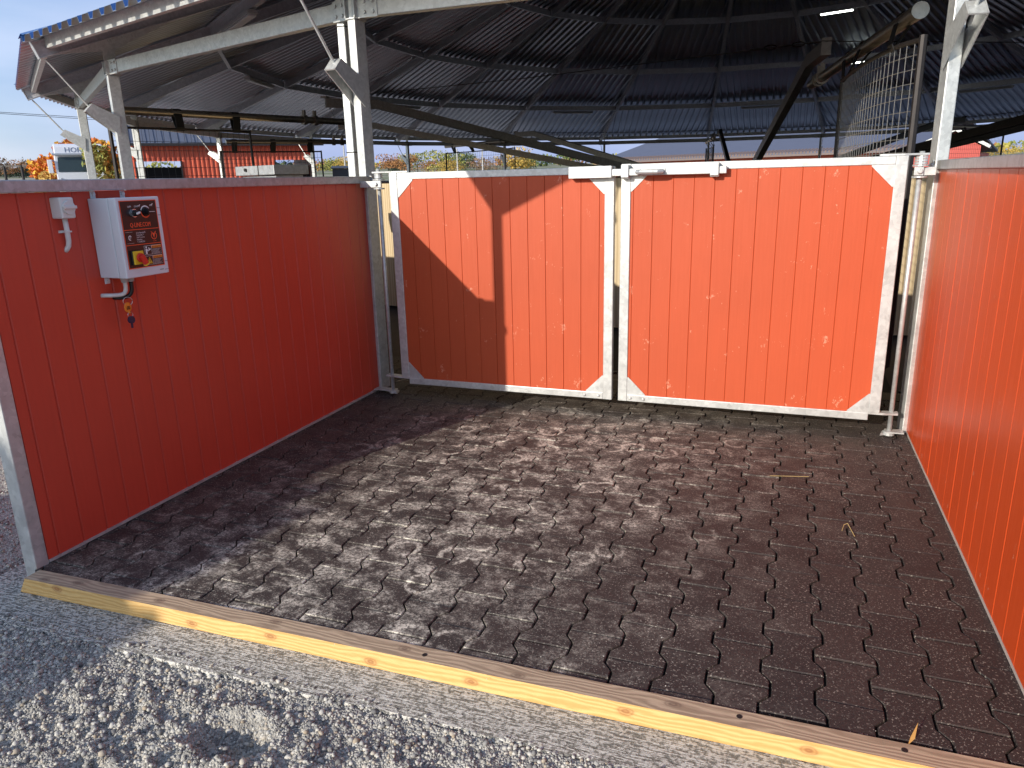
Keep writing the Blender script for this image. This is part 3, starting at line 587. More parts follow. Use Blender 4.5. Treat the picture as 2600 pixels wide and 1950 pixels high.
    for a_ in (((.060,-2.110,.958),.018,.0014,.5),((.066,-2.113,.902),.011,.0013,.2)): k=MB(); ringt(*a_,k); k.build('split_ring',RS,kt,smooth=True)
    k=MB(); k.ball((.064,-2.118,.934),.019,18,0,(.16,1,1.15)); k.tube([(.064,-2.118,.918),(.066,-2.114,.908)],.005,8); k.build('key_tag',OR,kt,smooth=True)
    k=MB()
    for i in range(12):
        a0=-1.0+5.2*i/12;a1=-1.0+5.2*(i+1)/12
        k.add([(.0680,-2.118+r*math.cos(a),.931+r*math.sin(a)) for r,a in ((.0065,a0),(.0088,a0),(.0088,a1),(.0065,a1))],[(0,1,2,3)])
    k.add([(.0680,-2.124,.926),(.0680,-2.120,.926),(.0680,-2.1165,.935),(.0680,-2.1185,.937)],[(0,1,2,3)]); k.add([(.0680,-2.1175,.936),(.0680,-2.1155,.935),(.0680,-2.112,.926),(.0680,-2.116,.926)],[(0,1,2,3)])
    k.build('tag_emblem',BLK,kt)
    k=MB(); k.tube([(.061,-2.112,.880),(.071,-2.112,.880)],.0165,9); k.box(.064,.068,-2.118,-2.108,.845,.868); k.build('key',NAV,kt,bevel=.001)
    # isolator switch box with its conduit
    s=thing('switch_box',(.04,-2.31,1.35),'small white isolator switch box left of the control cabinet','switch')
    k=MB(); k.box(.003,.062,-2.342,-2.283,1.311,1.390); k.build('housing',W_,s,bevel=.006)
    k=MB(); k.tube([(.062,-2.312,1.352),(.070,-2.312,1.352)],.026,22); k.box(.070,.080,-2.338,-2.287,1.3475,1.3585); k.build('rotary_knob',W_,s,bevel=.0015)
    k=MB(); k.tube([(.028,-2.308,1.311),(.028,-2.307,1.262),(.026,-2.306,1.245),(.022,-2.303,1.225),(.016,-2.303,1.205),(.008,-2.306,1.193),(.001,-2.309,1.186)],.0095,10); k.build('conduit',W_,s,smooth=True)
    k=MB(); k.box(.003,.040,-2.319,-2.296,1.258,1.264); k.box(.003,.012,-2.328,-2.287,1.256,1.266); k.build('cable_clip',W_,s)
cabinet()
# ------------------------------------------------------------------ shelter
C0=Vector((1.673,10.56,0)); NN=20; HA=PI/NN; RP=10.694; RE=11.34
zu=lambda r:3.33+.37*(9-r)          # rafter underside
ang=lambda k:-PI/2-HA-2*HA*k
sh=thing('horse_walker_shelter',C0,'round galvanised shelter with conical corrugated roof over the horse walker','shelter')
def part(mb,name,mat,parent,rot,bevel=0,smooth=False):
    o=mb.build(name,mat,parent,smooth,bevel,off=1); o.rotation_euler=(0,0,rot); return o
def ringcopy(o,rot,parent=None):
    c=o.copy(); COL.objects.link(c); c.parent=parent or o.parent; c.rotation_euler=(0,0,rot)
    for ch in o.children:
        d=ch.copy(); COL.objects.link(d); d.parent=c
    return c
# post with its head plate, brace bracket and tie rod (local: +x outward)
p=MB(); p.box(RP-.05,RP+.05,-.03,.03,-.02,2.40); post=part(p,'post',GALV,sh,ang(0),.005)
def sub(mb,name,mat,parent,bevel=0):
    o=mb.build(name,mat,None,False,bevel); o.parent=parent; return o
p=MB()
p.box(RP-.058,RP+.058,-.036,.036,2.401,2.408)
for s in (-1,1): p.prism([(RP+.06,s*.034,2.409),(RP+.06,s*.034,2.52),(RP-.06,s*.034,2.52),(RP-.06,s*.034,2.409)],(0,s*.006,0))
sub(p,'head_plate',GALV,post)
p=MB(); p.prism([(RP+.05,-.005,2.52),(RP+.05,-.005,2.60),(RP+.42,-.005,zu(RP+.42)-.002),(RP-.62,-.005,zu(RP-.62)-.002),(RP-.05,-.005,2.62),(RP-.05,-.005,2.52)],(0,.01,0)); p.tube([(RP-.02,-.005,2.70),(RP-.02,-.016,2.70)],.022,8); p.tube([(RP-.02,.005,2.70),(RP-.02,.016,2.70)],.022,8)
sub(p,'gusset_plate',GALV,post)
p=MB(); d=Vector((.215,0,.205)).normalized(); n_=Vector((-d.z,0,d.x))
a=Vector((RP+.05,0,1.93))
for s in (-1,1):
    q0=a+Vector((0,s*.038,0)); p.prism([q0+Vector((-.03,0,-.045)),q0+d*.275-n_*.045,q0+d*.275+n_*.045,q0+Vector((-.045,0,.115))],(0,s*.006,0))
p.prism([a+d*.275-n_*.045+Vector((0,-.037,0)),a+d*.275+n_*.045+Vector((0,-.037,0)),a+d*.275+n_*.045+Vector((0,.037,0)),a+d*.275-n_*.045+Vector((0,.037,0))],-d*.008)
sub(p,'brace_bracket',GALV,post)
top=Vector((11.21,0,2.50)); bt=a+d*.18
p=MB(); p.tube([bt,top],.0085,8); sub(p,'tie_rod',GALV,post)
for k in range(1,NN): ringcopy(post,ang(k))
# rafter
p=MB(); r0,r1=.75,11.27
for r_a,r_b in ((r0,r1),):
    A_=Vector((r_b,0,zu(r_b)+.07)); B_=Vector((r_a,0,zu(r_a)+.07)); dd=(B_-A_).normalized(); nn=Vector((0,1,0)).cross(dd)
    if nn.z<0: nn=-nn
    p.beam(A_+nn*-.064,B_+nn*-.064,.07,.008); p.beam(A_+nn*.060,B_+nn*.060,.07,.008); p.beam(A_,B_,.008,.119)
    p.prism([A_+Vector((.002,-.035,0))-nn*.07,A_+Vector((.002,.035,0))-nn*.07,A_+Vector((.002,.035,0))+nn*.07,A_+Vector((.002,-.035,0))+nn*.07],(.008,0,0))
raf=part(p,'rafter',GALVR,sh,ang(0))
for k in range(1,NN): ringcopy(raf,ang(k))
# perimeter beam, eave purlin, purlin rings: local frame with +x to the middle of a sector
mid=lambda k:ang(k)-HA     # sector between post k and k+1
def chord(r,name,sec,mat,dz,prof,gap=.0):
    p=MB(); x=r*math.cos(HA); h=r*math.sin(HA)-gap; z=zu(r)+dz
    if prof=='e': p.box(x-.003,x+.003,-h,h,z-.048,z+.044); p.box(x-.04,x-.0031,-h,h,z-.048,z-.044); p.box(x-.04,x-.0031,-h,h,z+.040,z+.044)
    else:   # Z / C profile
        p.box(x-.003,x+.003,-h,h,z-.065,z+.065); p.box(x-.05,x-.0031,-h,h,z-.065,z-.060); p.box(x+.0031 if prof=='z' else x-.05,x+.05 if prof=='z' else x-.0031,-h,h,z+.060,z+.065)
    o=part(p,name,mat,sh,mid(0)); [ringcopy(o,mid(k)) for k in range(1,NN) if k!=-9]; return o
p=MB(); xb=RP*math.cos(HA); h=RP*math.sin(HA)-.045; p.box(xb-.03,xb+.03,-h,h,2.412,2.518); o=part(p,'perimeter_beam',GALV,sh,mid(0),.004)
pbeam=o
for s in (-1,1):
    p=MB(); p.box(xb+.0305,xb+.037,s*h-.07 if s<0 else s*h-.13,s*h+.13 if s<0 else s*h+.07,2.405,2.525)
    for dy in (.04,.10):
        for z in (2.435,2.495): p.tube([(xb+.0365,s*h-s*dy,z),(xb+.046,s*h-s*dy,z)],.012,6)
    sub(p,'splice_plate',GALV,pbeam)
for k in range(1,NN): ringcopy(pbeam,mid(k))
chord(11.20,'eave_purlin',0,GALV,.112,'e',.04)
for r in (9.05,7.05,4.85,2.75): chord(r,'purlin',0,GALVR,.06,'z',.04)
# corrugated sheet of one sector
def roof_sheet():
    pitch=.182; prof=[(-.5,0),(-.38,0),(-.27,.047),(.27,.047),(.38,0),(.5,0)]
    xe=RE*math.cos(HA)+.02; half=RE*math.sin(HA); us=[]
    n=int(half/pitch)+1
    for i in range(-n,n+1):
        for a,z in prof[:-1]: us.append(((i+a)*pitch,z))
    us=[(u,z) for u,z in us if abs(u)<half]; us=[(-half,0)]+us+[(half,0)]
    zs=lambda x:3.33+.37*(9-x/math.cos(HA))+.158
    mb=MB(); r_in=.8; V=[];
    def end(u): return max(abs(u)/math.tan(HA),r_in)
    for dz,m,flip in ((0,0,False),(.0035,1,True)):
        for (u0,z0),(u1,z1) in zip(us,us[1:]):
            # split in 2 along the fall for cleaner shading
            e0,e1=min(end(u0),xe),min(end(u1),xe)
            q=[(xe,u0,zs(xe)+z0+dz),(xe,u1,zs(xe)+z1+dz),(e1,u1,zs(e1)+z1+dz),(e0,u0,zs(e0)+z0+dz)]
            mb.add(q,[(0,1,2,3)] if flip else [(3,2,1,0)],m)
    for (u0,z0),(u1,z1) in zip(us,us[1:]):
        mb.add([(xe,u0,zs(xe)+z0),(xe,u1,zs(xe)+z1),(xe,u1,zs(xe)+z1+.0035),(xe,u0,zs(xe)+z0+.0035)],[(0,1,2,3)],0)
    o=part(mb,'roof_sheet',[SHEET,SHEETB],sh,mid(0)); [ringcopy(o,mid(k)) for k in range(1,NN)]
roof_sheet()
p=MB(); zc=.158+.05
for k in range(1):
    A_=Vector((RE+.02,0,zu(RE)+zc)); B_=Vector((.6,0,zu(.6)+zc))
    for s in (-1,1):
        w=Vector((0,s*.11,-.012)); p.add([A_+Vector((0,0,.012)),B_+Vector((0,0,.012)),B_+w,A_+w,A_+Vector((0,0,.009)),B_+Vector((0,0,.009)),B_+w-Vector((0,0,.003)),A_+w-Vector((0,0,.003))],[(0,1,2,3) if s<0 else (3,2,1,0),(7,6,5,4) if s<0 else (4,5,6,7),(0,3,7,4)])
o=part(p,'hip_flashing',SHEETB,sh,ang(0)); [ringcopy(o,ang(k)) for k in range(1,NN)]
p=MB(); z=zu(.8); p.prism([(.95*math.cos(2*PI*i/20),.95*math.sin(2*PI*i/20),z-.02) for i in range(20)],(0,0,.3)); part(p,'roof_cap',SHEETB,sh,0)
# solid walls of the track: outer panels between posts (not at the gate), inner ring of planks
ob=lambda r,zt,m,nm,th: None
p=MB(); h=RP*math.sin(HA)-.06; boards(p,-h,h,.03,1.41,.115,-h+.1,lambda u,z,d:(xb-.02+.04-d,u,z),.04); p0=p
o=part(p,'outer_wall_panel',RED_LEFT,sh,mid(0)); 
rails=MB(); rails.box(xb-.05,xb+.05,-h,h,1.411,1.456); sub(rails,'wall_rail',GALVD,o)
for k in range(1,NN-1): ringcopy(o,mid(k))
iw=thing('inner_wall',C0,'pale unpainted plank ring wall inside the walking track','wall')
xi=8.15*math.cos(HA); hi=8.15*math.sin(HA)-.004
p=MB(); boards(p,-hi,hi,.0,1.40,.14,-hi+.12,lambda u,z,d:(xi-d,u,z),.04); o=part(p,'plank_panel',WOODI,iw,mid(0)); [ringcopy(o,mid(k)) for k in range(1,NN)]
fl=MB(); fl.prism([(C0.x+10.6*math.cos(2*PI*i/60),C0.y+10.6*math.sin(2*PI*i/60),-.12) for i in range(60)],(0,0,.075)); o=fl.build('track_floor',plain('track_dirt',(.075,.06,.05),.95,0,.4,3)); o['kind']='structure'
# cable duct beside the left gate post
du=thing('cable_duct',(-.13,.05,0),'vertical galvanised cable duct strapped beside the left gate post','duct')
p=MB(); p.box(-.162,-.106,.025,.08,.0,2.86); p.build('duct_body',GALV,du,bevel=.006)
for z in (1.61,1.98,2.38): p=MB(); p.box(-.164,-.104,.023,.082,z,z+.007); p.build('cable_tie',RUBBER,du)
# strip lamps under the purlins
def lamps():
    OFF=plain('lamp_diffuser',(.62,.62,.66),.4,0,.05); HS=plain('lamp_housing',(.40,.40,.42),.5); ON=plain('lamp_lit',(.9,.95,.9),.4,emit=((.93,1.,.90),6.))
    L=[(234,9.05,0,'strip lamp under the roof nearest the left eave corner'),(198,9.05,0,'strip lamp on the outer roof ring left of the gate post'),(162,9.05,0,'strip lamp above the sloping arms right of the gate post'),
       (126,9.05,0,'strip lamp on the outer roof ring above the bolt of the gates'),(90,9.05,0,'strip lamp behind the sloping arm left of the big mesh panel'),(54,9.05,0,'strip lamp at far right beyond the right gate post'),
       (71,7.0,1,'lit strip lamp just above the big mesh panel under its tube'),(70,4.78,1,'lit strip lamp high in the roof near the top edge')]
    for a,r,on,lab in L:
        a=math.radians(a); c=C0+Vector((math.cos(a),math.sin(a),0))*r*math.cos(HA)*1.0; z=zu(r)-.045; tdir=Vector((-math.sin(a),math.cos(a),0)); n=Vector((math.cos(a),math.sin(a),0))
        t=thing('strip_lamp',(c.x,c.y,z),lab,'lamp','strip lamps under the roof')
        hl=.62 if not on else .36; cc=Vector((c.x,c.y,z))
        p=MB(); p.beam(cc-tdir*hl,cc+tdir*hl,.11,.045); p.build('housing',HS,t,bevel=.006)
        p=MB(); p.beam(cc-tdir*(hl-.02)-Vector((0,0,.034)),cc+tdir*(hl-.02)-Vector((0,0,.034)),.09,.022); p.build('diffuser',ON if on else OFF,t,bevel=.006)
lamps()
# ------------------------------------------------------------------ the walker machine
hw=thing('horse_walker',C0,'horse walker machine with low hub and long arms rising under the roof','horse walker')
p=MB(); p.tube([C0+Vector((0,0,0)),C0+Vector((0,0,1.35))],.16,20); p.tube([C0+Vector((0,0,.9)),C0+Vector((0,0,1.2))],.42,20); p.build('hub',BROWNSTEEL,hw)
ARMS=[279.5,226.5,191.5,146.5,98.5,53,8,324]; REND=[7.15,7.65,7.8,7.0,7.15,7.8,7.4,7.7]; ends=[]
for i,(a,re) in enumerate(zip(ARMS,REND)):
    a=math.radians(a); d=Vector((math.cos(a),math.sin(a),0)); A_=C0+d*.35+Vector((0,0,1.08)); B_=C0+d*(re-.75)+Vector((0,0,2.50)); E_p=C0+d*re+Vector((0,0,2.51)); ends.append(E_p)
    p=MB(); p.beam(A_,B_,.085,.115); p.beam(B_-d*.02,E_p,.088,.118); p.box(E_p.x-.045,E_p.x+.045,E_p.y-.045,E_p.y+.045,E_p.z+.062,E_p.z+.085)
    p.build('arm',BROWNSTEEL if i in (0,1,2,3) else DARKSTEEL,hw)
for i in range(8):
    A_,B_=ends[i]+Vector((0,0,.06)),ends[(i+1)%8]+Vector((0,0,.06))
    p=MB(); p.tube([A_,(A_+B_)/2-Vector((0,0,.03)),B_],.005,5)
    if i==0:
        dd=(B_-A_).normalized()
        for k in range(5):
            c=A_+dd*(.12+k*.13); n=Vector((0,0,1)) if k%2 else dd.cross(Vector((0,0,1)))
            p.tube([c+dd*(.06*math.cos(t))+n*(.02*math.sin(t)) for t in [2*PI*j/10 for j in range(11)]],.006,5)
    p.build('cable',DARKSTEEL,hw)
# separators: a steel tube with rubber straps carrying a curved mesh panel
def separator(outer,inner,zt,bow,clampfrac,label,zo=None,cell=(.055,.09),big=False,bot=.25,poff=(.0,1.),strapfr=(.12,.38,.64),path=None):
    o=Vector((*outer,zo or zt)); i=Vector((*inner,zt)); d=(i-o); L=d.length; d.normalize(); n=Vector((-d.y,d.x,0))
    t=thing('separator_panel',((o+i)/2)*1.0,label,'mesh panel','mesh separators of the horse walker')
    p=MB(); p.tube([o,i],.045,24); p.tube([o-d*.004,o+d*.006],.047,24,1); ct=p.build('carrier_tube',[TUBEM,GALV],t,smooth=True); ct.modifiers.new('split','EDGE_SPLIT').split_angle=.8
    pa,pb=poff; ptop=zt-.19
    pt=lambda s:o+d*(L*(pa+(pb-pa)*s))+n*(bow*math.sin(PI*s**.85))+Vector((0,0,0))
    if path:      # explicit plan curve, walked by arc length
        pp=[Vector((*q,0)) for q in path]
        for _ in range(3): pp=[pp[0]]+[q for a_,b_ in zip(pp,pp[1:]) for q in (a_.lerp(b_,.25),a_.lerp(b_,.75))]+[pp[-1]]
        cum=[0.]
        for a_,b_ in zip(pp,pp[1:]): cum.append(cum[-1]+(b_-a_).length)
        def pt(u):
            x=min(max(u,0),1)*cum[-1]
            for k in range(len(pp)-1):
                if x<=cum[k+1]: return pp[k].lerp(pp[k+1],(x-cum[k])/max(1e-9,cum[k+1]-cum[k]))
            return pp[-1]
    for f in strapfr:
        c=o+d*(L*f); s=min(1,max(0,(f-pa)/(pb-pa))); q=pt(s); q=Vector((q.x,q.y,ptop))
        p=MB(); w=.05
        for sg in (1,):
            prof=[c+n*.047+Vector((0,0,-.02)),c+n*.03+Vector((0,0,.045)),c+Vector((0,0,.052)),c-n*.03+Vector((0,0,.045)),c-n*.047+Vector((0,0,-.02)),q-n*.02+Vector((0,0,.02)),q+n*.0-Vector((0,0,.02)),q+n*.02+Vector((0,0,.02))]
            m=len(prof); vs=[x-d*w for x in prof]+[x+d*w for x in prof]; vs2=[]
            p.add(vs,[(k,(k+1)%m,m+(k+1)%m,m+k) for k in range(m)])
        ob_=p.build('rubber_strap',RUBBER,t); so=ob_.modifiers.new('thick','SOLIDIFY'); so.thickness=.006
    # frame
    S=[k/24 for k in range(25)]
    p=MB(); p.tube([(pt(s).x,pt(s).y,ptop) for s in S],.014,8); p.tube([(pt(s).x,pt(s).y,bot) for s in S],.014,8); 
    for s in (0,1): q=pt(s); p.tube([(q.x,q.y,bot),(q.x,q.y,ptop+.02)],.022 if s==0 else .016,8)
    p.build('panel_frame',DARKSTEEL,t)
    p=MB(); Lp=cum[-1] if path else L*(pb-pa); nv=int(Lp/cell[0]); nh=int((ptop-bot)/cell[1]); wr=.0022 if big else .0027
    for k in range(1,nv): q=pt(k/nv); p.tube([(q.x,q.y,bot),(q.x,q.y,ptop)],wr,4,0,False)
    for k in range(1,nh):
        z=bot+k*cell[1]; p.tube([(pt(s).x,pt(s).y,z) for s in S],wr,4,0,False)
    p.build('wire_mesh',MESHM if big else MESHD,t)
    c=o+d*(L*clampfrac)
    for e in (-.09,.09):
        p=MB(); p.tube([c+d*e-d*.03,c+d*e+d*.03],.066,12); p.box((c+d*e).x-.02,(c+d*e).x+.02,(c+d*e).y-.02,(c+d*e).y+.02,c.z+.04,c.z+.13); p.build('clamp',BROWNSTEEL,t)
    return t
separator((3.27,.72),(2.76,4.40),2.29,.06,.86,'large mesh panel hanging by the right gate post, nearest the viewer',None,(.068,.074),True,.25,(0,.55),(.09,.36,.5),[(3.27,.46),(3.15,.70),(3.05,1.30),(3.0,1.8),(2.965,2.38)])
separator((-4.70,2.50),(-3.65,5.60),2.29,-.05,.80,'mesh panel hanging behind the left wall in front of the barn',None,(.085,.10),False,.25,(-.05,.50),(.20,.44))
separator((-7.95,8.0),(-6.35,9.95),2.26,.05,.90,'farther mesh panel behind the left gate post, before the barn end',None,(.085,.10),False,.25,(-.05,.75),(.06,.36,.66))
for a,lab in ((146.5,'mesh panel far behind the left gate, low against the autumn trees'),(98.5,'mesh panel farthest away behind the right gate'),(53,'mesh panel seen beyond the right gate post'),(324,'mesh panel by the dark arm at the far right')):
    a=math.radians(a+1); d=Vector((math.cos(a),math.sin(a))); c=C0.xy
    separator(tuple(c+d*10.2),tuple(c+d*6.9),2.37,.1,.86,lab,None,(.085,.10))
# ------------------------------------------------------------------ background buildings
REDB=None
def corr_mat(name,c,fr=.35):
    m,nt,b=newmat(name); v=objco(nt); n=noise(nt,v,1.5,3)
    nt.links.new(mix(nt,n,[x*.85 for x in c],[x*1.12 for x in c]),b.inputs['Base Color']); b.inputs['Roughness'].default_value=.5; return m
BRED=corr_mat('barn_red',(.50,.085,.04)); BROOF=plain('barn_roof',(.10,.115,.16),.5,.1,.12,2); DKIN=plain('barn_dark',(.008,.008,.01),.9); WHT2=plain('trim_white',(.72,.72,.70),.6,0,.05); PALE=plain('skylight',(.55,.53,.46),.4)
def barn():
    B_=Vector((-20.8,29.4,0)); d=Vector((.68,.73,0)).normalized(); n=Vector((d.y,-d.x,0)); He=3.45
    def hit(px):
        r=ray(px,430); r=Vector((r.x,r.y)); w=B_.xy-CAM.xy; return -(w.x*r.y-w.y*r.x)/(d.x*r.y-d.y*r.x)
    u0=hit(338); A_=B_+d*u0; L=-u0; U=lambda px:hit(px)+L
    t=thing('barn',(A_+B_)/2,'red corrugated barn with dark sheet roof beyond the shelter on the left','barn')
    P=lambda u,o,z:A_+d*u+n*o+Vector((0,0,z))
    op=[(U(346),U(462),0,2.62),(U(700),U(788),0,2.62)]
    p=MB(); prof=[]; u=0.
    def corr(u0,u1,z0,z1):
        if u1-u0<.05: return
        k=max(1,int((u1-u0)/.2)); st=(u1-u0)/k
        for i in range(k):
            a=u0+i*st; q=[(a,0),(a+st*.3,0),(a+st*.5,.05),(a+st*.8,.05),(a+st,0)]
            for (ua,da),(ub,db) in zip(q,q[1:]): p.add([P(ua,da,z0),P(ub,db,z0),P(ub,db,z1),P(ua,da,z1)],[(0,1,2,3)])
    cur=0.
    for a,b,z0,z1 in op: corr(cur,a,-.2,He); corr(a,b,z1,He); cur=b
    corr(cur,L,-.2,He)
    W_=5.
    for u in (0,L): p.add([P(u,0,-.2),P(u,-W_,-.2),P(u,-W_,He),P(u,-W_/2,He+1.9),P(u,0,He)],[(0,1,2,3,4) if u else (4,3,2,1,0)])
    p.add([P(0,-W_,-.2),P(L,-W_,-.2),P(L,-W_,1.9),P(0,-W_,1.9)],[(0,1,2,3)]); p.add([P(0,-W_,2.9),P(L,-W_,2.9),P(L,-W_,He),P(0,-W_,He)],[(0,1,2,3)])
    p.build('wall',BRED,t)
    for a,b,z0,z1 in op: p=MB(); p.add([P(a-.3,-1.,0),P(b+.3,-1.,0),P(b+.3,-1.,2.36),P(a-.3,-1.,2.36)],[(0,1,2,3)]); p.build('opening_shade_sheet',DKIN,t)  # near-black sheet in each opening, its colour stands for the shaded inside
    p=MB(); p.prism([P(-.3,.45,He-.12),P(L+.5,.45,He-.12),P(L+.5,-W_/2,He+1.92),P(-.3,-W_/2,He+1.92)],(0,0,.1)); p.prism([P(-.3,-W_-.3,He-.1),P(L+.5,-W_-.3,He-.1),P(L+.5,-W_/2,He+1.92),P(-.3,-W_/2,He+1.92)],(0,0,.1))
    k=int(L/.35)
    for i in range(k): 
        u=i*.35; p.beam(P(u,.45,He-.01),P(u,-W_/2,He+2.03),.04,.05)
    rf=p.build('roof',BROOF,t)
    for u in (U(366),U(490)):
        p=MB(); sl=lambda o:He-.02+ (0.45-o)*(2.04/(W_/2+.45)); p.prism([P(u,-.9,sl(-.9)+.05),P(u+.75,-.9,sl(-.9)+.05),P(u+.75,-2.5,sl(-2.5)+.05),P(u,-2.5,sl(-2.5)+.05)],(0,0,.03)); p.build('skylight',PALE,rf)
    p=MB(); p.box; p.beam(P(-.3,.49,He-.09),P(L+.5,.49,He-.09),.12,.12); p.build('gutter',DARKSTEEL,t)
    for a,b,_,zt_ in op:
        for u in (a,b): p=MB(); p.beam(P(u,.06,0),P(u,.06,zt_),.08,.06,(d.x,d.y,0)); p.build('door_post',DARKSTEEL,t)
barn()
def hall():   # long low building with a big slate-grey roof
    x0,y0=atdist(1545,60); x1,y1=atdist(2330,50)
    A_=Vector((x0,y0,0)); B_=Vector((x1,y1,0)); d=(B_-A_).normalized(); L=(B_-A_).length; n=Vector((d.y,-d.x,0)); He=2.6
    t=thing('low_hall',(A_+B_)/2,'long low building with a wide slate grey roof behind the shelter','building')
    P=lambda u,o,z:A_+d*u+n*o+Vector((0,0,z))
    p=MB(); p.prism([P(0,0,-.2),P(L,0,-.2),P(L,-16,-.2),P(0,-16,-.2)],(0,0,He)); p.build('wall',BRED,t)
    p=MB(); p.prism([P(-.4,.6,He-.15),P(L+.4,.6,He-.15),P(L+.4,-8,He+1.75),P(-.4,-8,He+1.75)],(0,0,.15)); p.prism([P(-.4,-16.6,He-.15),P(L+.4,-16.6,He-.15),P(L+.4,-8,He+1.75),P(-.4,-8,He+1.75)],(0,0,.15)); p.build('roof',plain('slate_roof',(.085,.095,.14),.55,0,.12,1.2),t)
    p=MB(); 
    for i in range(int(L/.22)): p.tube([P(i*.22,.62,He-.03),P(i*.22,-.2,He+.16)],.07,6)
    p.build('eave_tiles',plain('eave_tile',(.20,.14,.12),.7),t)
    p=MB(); p.beam(P(-.4,.66,He-.17),P(L+.4,.66,He-.17),.1,.12); p.build('gutter',plain('gutter_brown',(.16,.12,.11),.6),t)
    for i in range(6): p=MB(); u=L*(i+.5)/6; p.prism([P(u,.02,.9),P(u+1.6,.02,.9),P(u+1.6,.02,1.9),P(u,.02,1.9)],tuple(n*.04)); p.build('window',DKIN,t)
hall()
def gable():
    cx_,cy_2=atdist(2372,47); d0=Vector((cx_-CAM.x,cy_2-CAM.y,0)).normalized(); r=Vector((d0.y,-d0.x,0)); O=Vector((cx_,cy_2,0))
    t=thing('gabled_house',O,'bright red gabled house with white verge boards right of the gates','house')
    P=lambda u,o,z:O+r*u+d0*o+Vector((0,0,z))
    p=MB(); p.prism([P(-4.2,0,-.2),P(2.0,0,-.2),P(2.0,0,2.5),P(.75,0,3.2),P(-4.2,0,.9)],tuple(d0*10)); p.build('wall',corr_mat('house_red',(.46,.06,.045)),t)
    p=MB(); p.beam(P(.75,-.25,3.36),P(2.4,-.25,2.43),.1,.15); p.beam(P(.75,-.25,3.36),P(-4.6,-.25,.87),.1,.15); p.build('verge_board',WHT2,t)
    p=MB(); p.prism([P(.75,-.19,3.29),P(2.45,-.19,2.33),P(2.45,-.19,2.45),P(.75,-.19,3.42)],tuple(d0*10.4)); p.prism([P(.75,-.19,3.29),P(-4.7,-.19,.75),P(-4.7,-.19,.87),P(.75,-.19,3.42)],tuple(d0*10.4)); p.build('roof',BROOF,t)
    p=MB(); p.prism([P(-2.2,-.02,.6),P(-1.1,-.02,.6),P(-1.1,-.02,1.5),P(-2.2,-.02,1.5)],tuple(d0*-.03)); p.build('window',WHT2,t)
gable()
# truck
def truck():
    cx_,cy_2=atdist(207,45); d0=Vector((cx_-CAM.x,cy_2-CAM.y,0)).normalized(); r=Vector((d0.y,-d0.x,0)); O=Vector((cx_,cy_2,.50))
    t=thing('truck',O,'white truck with HORSES above its windscreen parked far left','truck')
    P=lambda u,o,z:O+r*u+d0*o+Vector((0,0,z))
    WT=plain('truck_white',(.62,.66,.74),.3,0,.05); GL=plain('windscreen_glass',(.03,.045,.05),.08,0,.2); RT=plain('truck_red',(.42,.04,.03),.4); SIL=plain('grille_grey',(.30,.33,.38),.4,.3)
    w=1.13
    p=MB(); sec=[(0,.45),(0.0,1.75),(.14,2.62),(2.1,2.62),(2.1,.45)]
    p.prism([P(-w,o,z) for o,z in sec],tuple(r*(2*w))); p.build('cab',WT,t,bevel=.05)
    p=MB(); p.prism([P(-w+.03,o,z) for o,z in ((.10,2.63),(.16,3.06),(.45,3.18),(2.2,3.20),(2.2,2.63))],tuple(r*(2*w-.06))); p.build('roof_fairing',WT,t,bevel=.06)
    nv=Vector((0,0,.43))+d0*.06; nv.normalize(); p=MB(); out=-d0*.43+Vector((0,0,.06)); text_into(p,'HORSES',P(0.02,.118,2.75)+out.normalized()*.012,tuple(r),tuple(nv),.36,0,'CENTER',sx=1.); p.build('lettering',plain('letter_blue',(.10,.14,.24),.5),t)
    p=MB(); p.prism([P(-w+.1,.005,1.80)-d0*.01,P(w-.1,.005,1.80)-d0*.01,P(w-.16,.125,2.52)-d0*.01,P(-w+.16,.125,2.52)-d0*.01],tuple(-d0*.02)); p.build('windscreen',GL,t)
    p=MB(); p.prism([P(-w-.05,-.12,2.60),P(w+.05,-.12,2.60),P(w+.05,.2,2.66),P(-w-.05,.2,2.66)],(0,0,.07)); p.build('sun_visor',SIL,t)
    p=MB()
    for z in (.72,.92,1.12,1.32): p.beam(P(-.78,-.03,z),P(.78,-.03,z),.05,.09)
    p.beam(P(-.82,-.025,.65),P(-.95,-.025,1.5),.06,.05); p.beam(P(.82,-.025,.65),P(.95,-.025,1.5),.06,.05); p.build('grille',SIL,t)
    for s in (-1,1):
        p=MB(); p.box; p.prism([P(s*(w+.1),-.05,1.75),P(s*(w+.32),-.05,1.75),P(s*(w+.32),-.05,2.4),P(s*(w+.1),-.05,2.4)],tuple(d0*.15)); p.beam(P(s*w,.1,2.35),P(s*(w+.2),.05,2.35),.04,.04); p.build('mirror',WT,t,bevel=.03)
        p=MB(); p.prism([P(s*(w-.08),-.02,.62),P(s*(w-.42),-.02,.62),P(s*(w-.42),-.02,.80),P(s*(w-.08),-.02,.86)],tuple(d0*.03)); p.build('headlight',PALE,t)
        p=MB(); p.tube([P(s*(w-.32),1.3,.48),P(s*(w-.02),1.3,.48)],.48,20); p.build('wheel',RUBBER,t)
    p=MB(); p.prism([P(-w-.05,2.4,.6),P(w+.06,2.4,.6),P(w+.06,2.4,3.15),P(-w-.05,2.4,3.15)],tuple(d0*7)); p.build('cargo_body',RT,t)
    p=MB(); p.prism([P(-w,-.06,.32),P(w,-.06,.32),P(w,-.06,.62),P(-w,-.06,.62)],tuple(d0*.3)); p.build('bumper',WT,t)
truck()
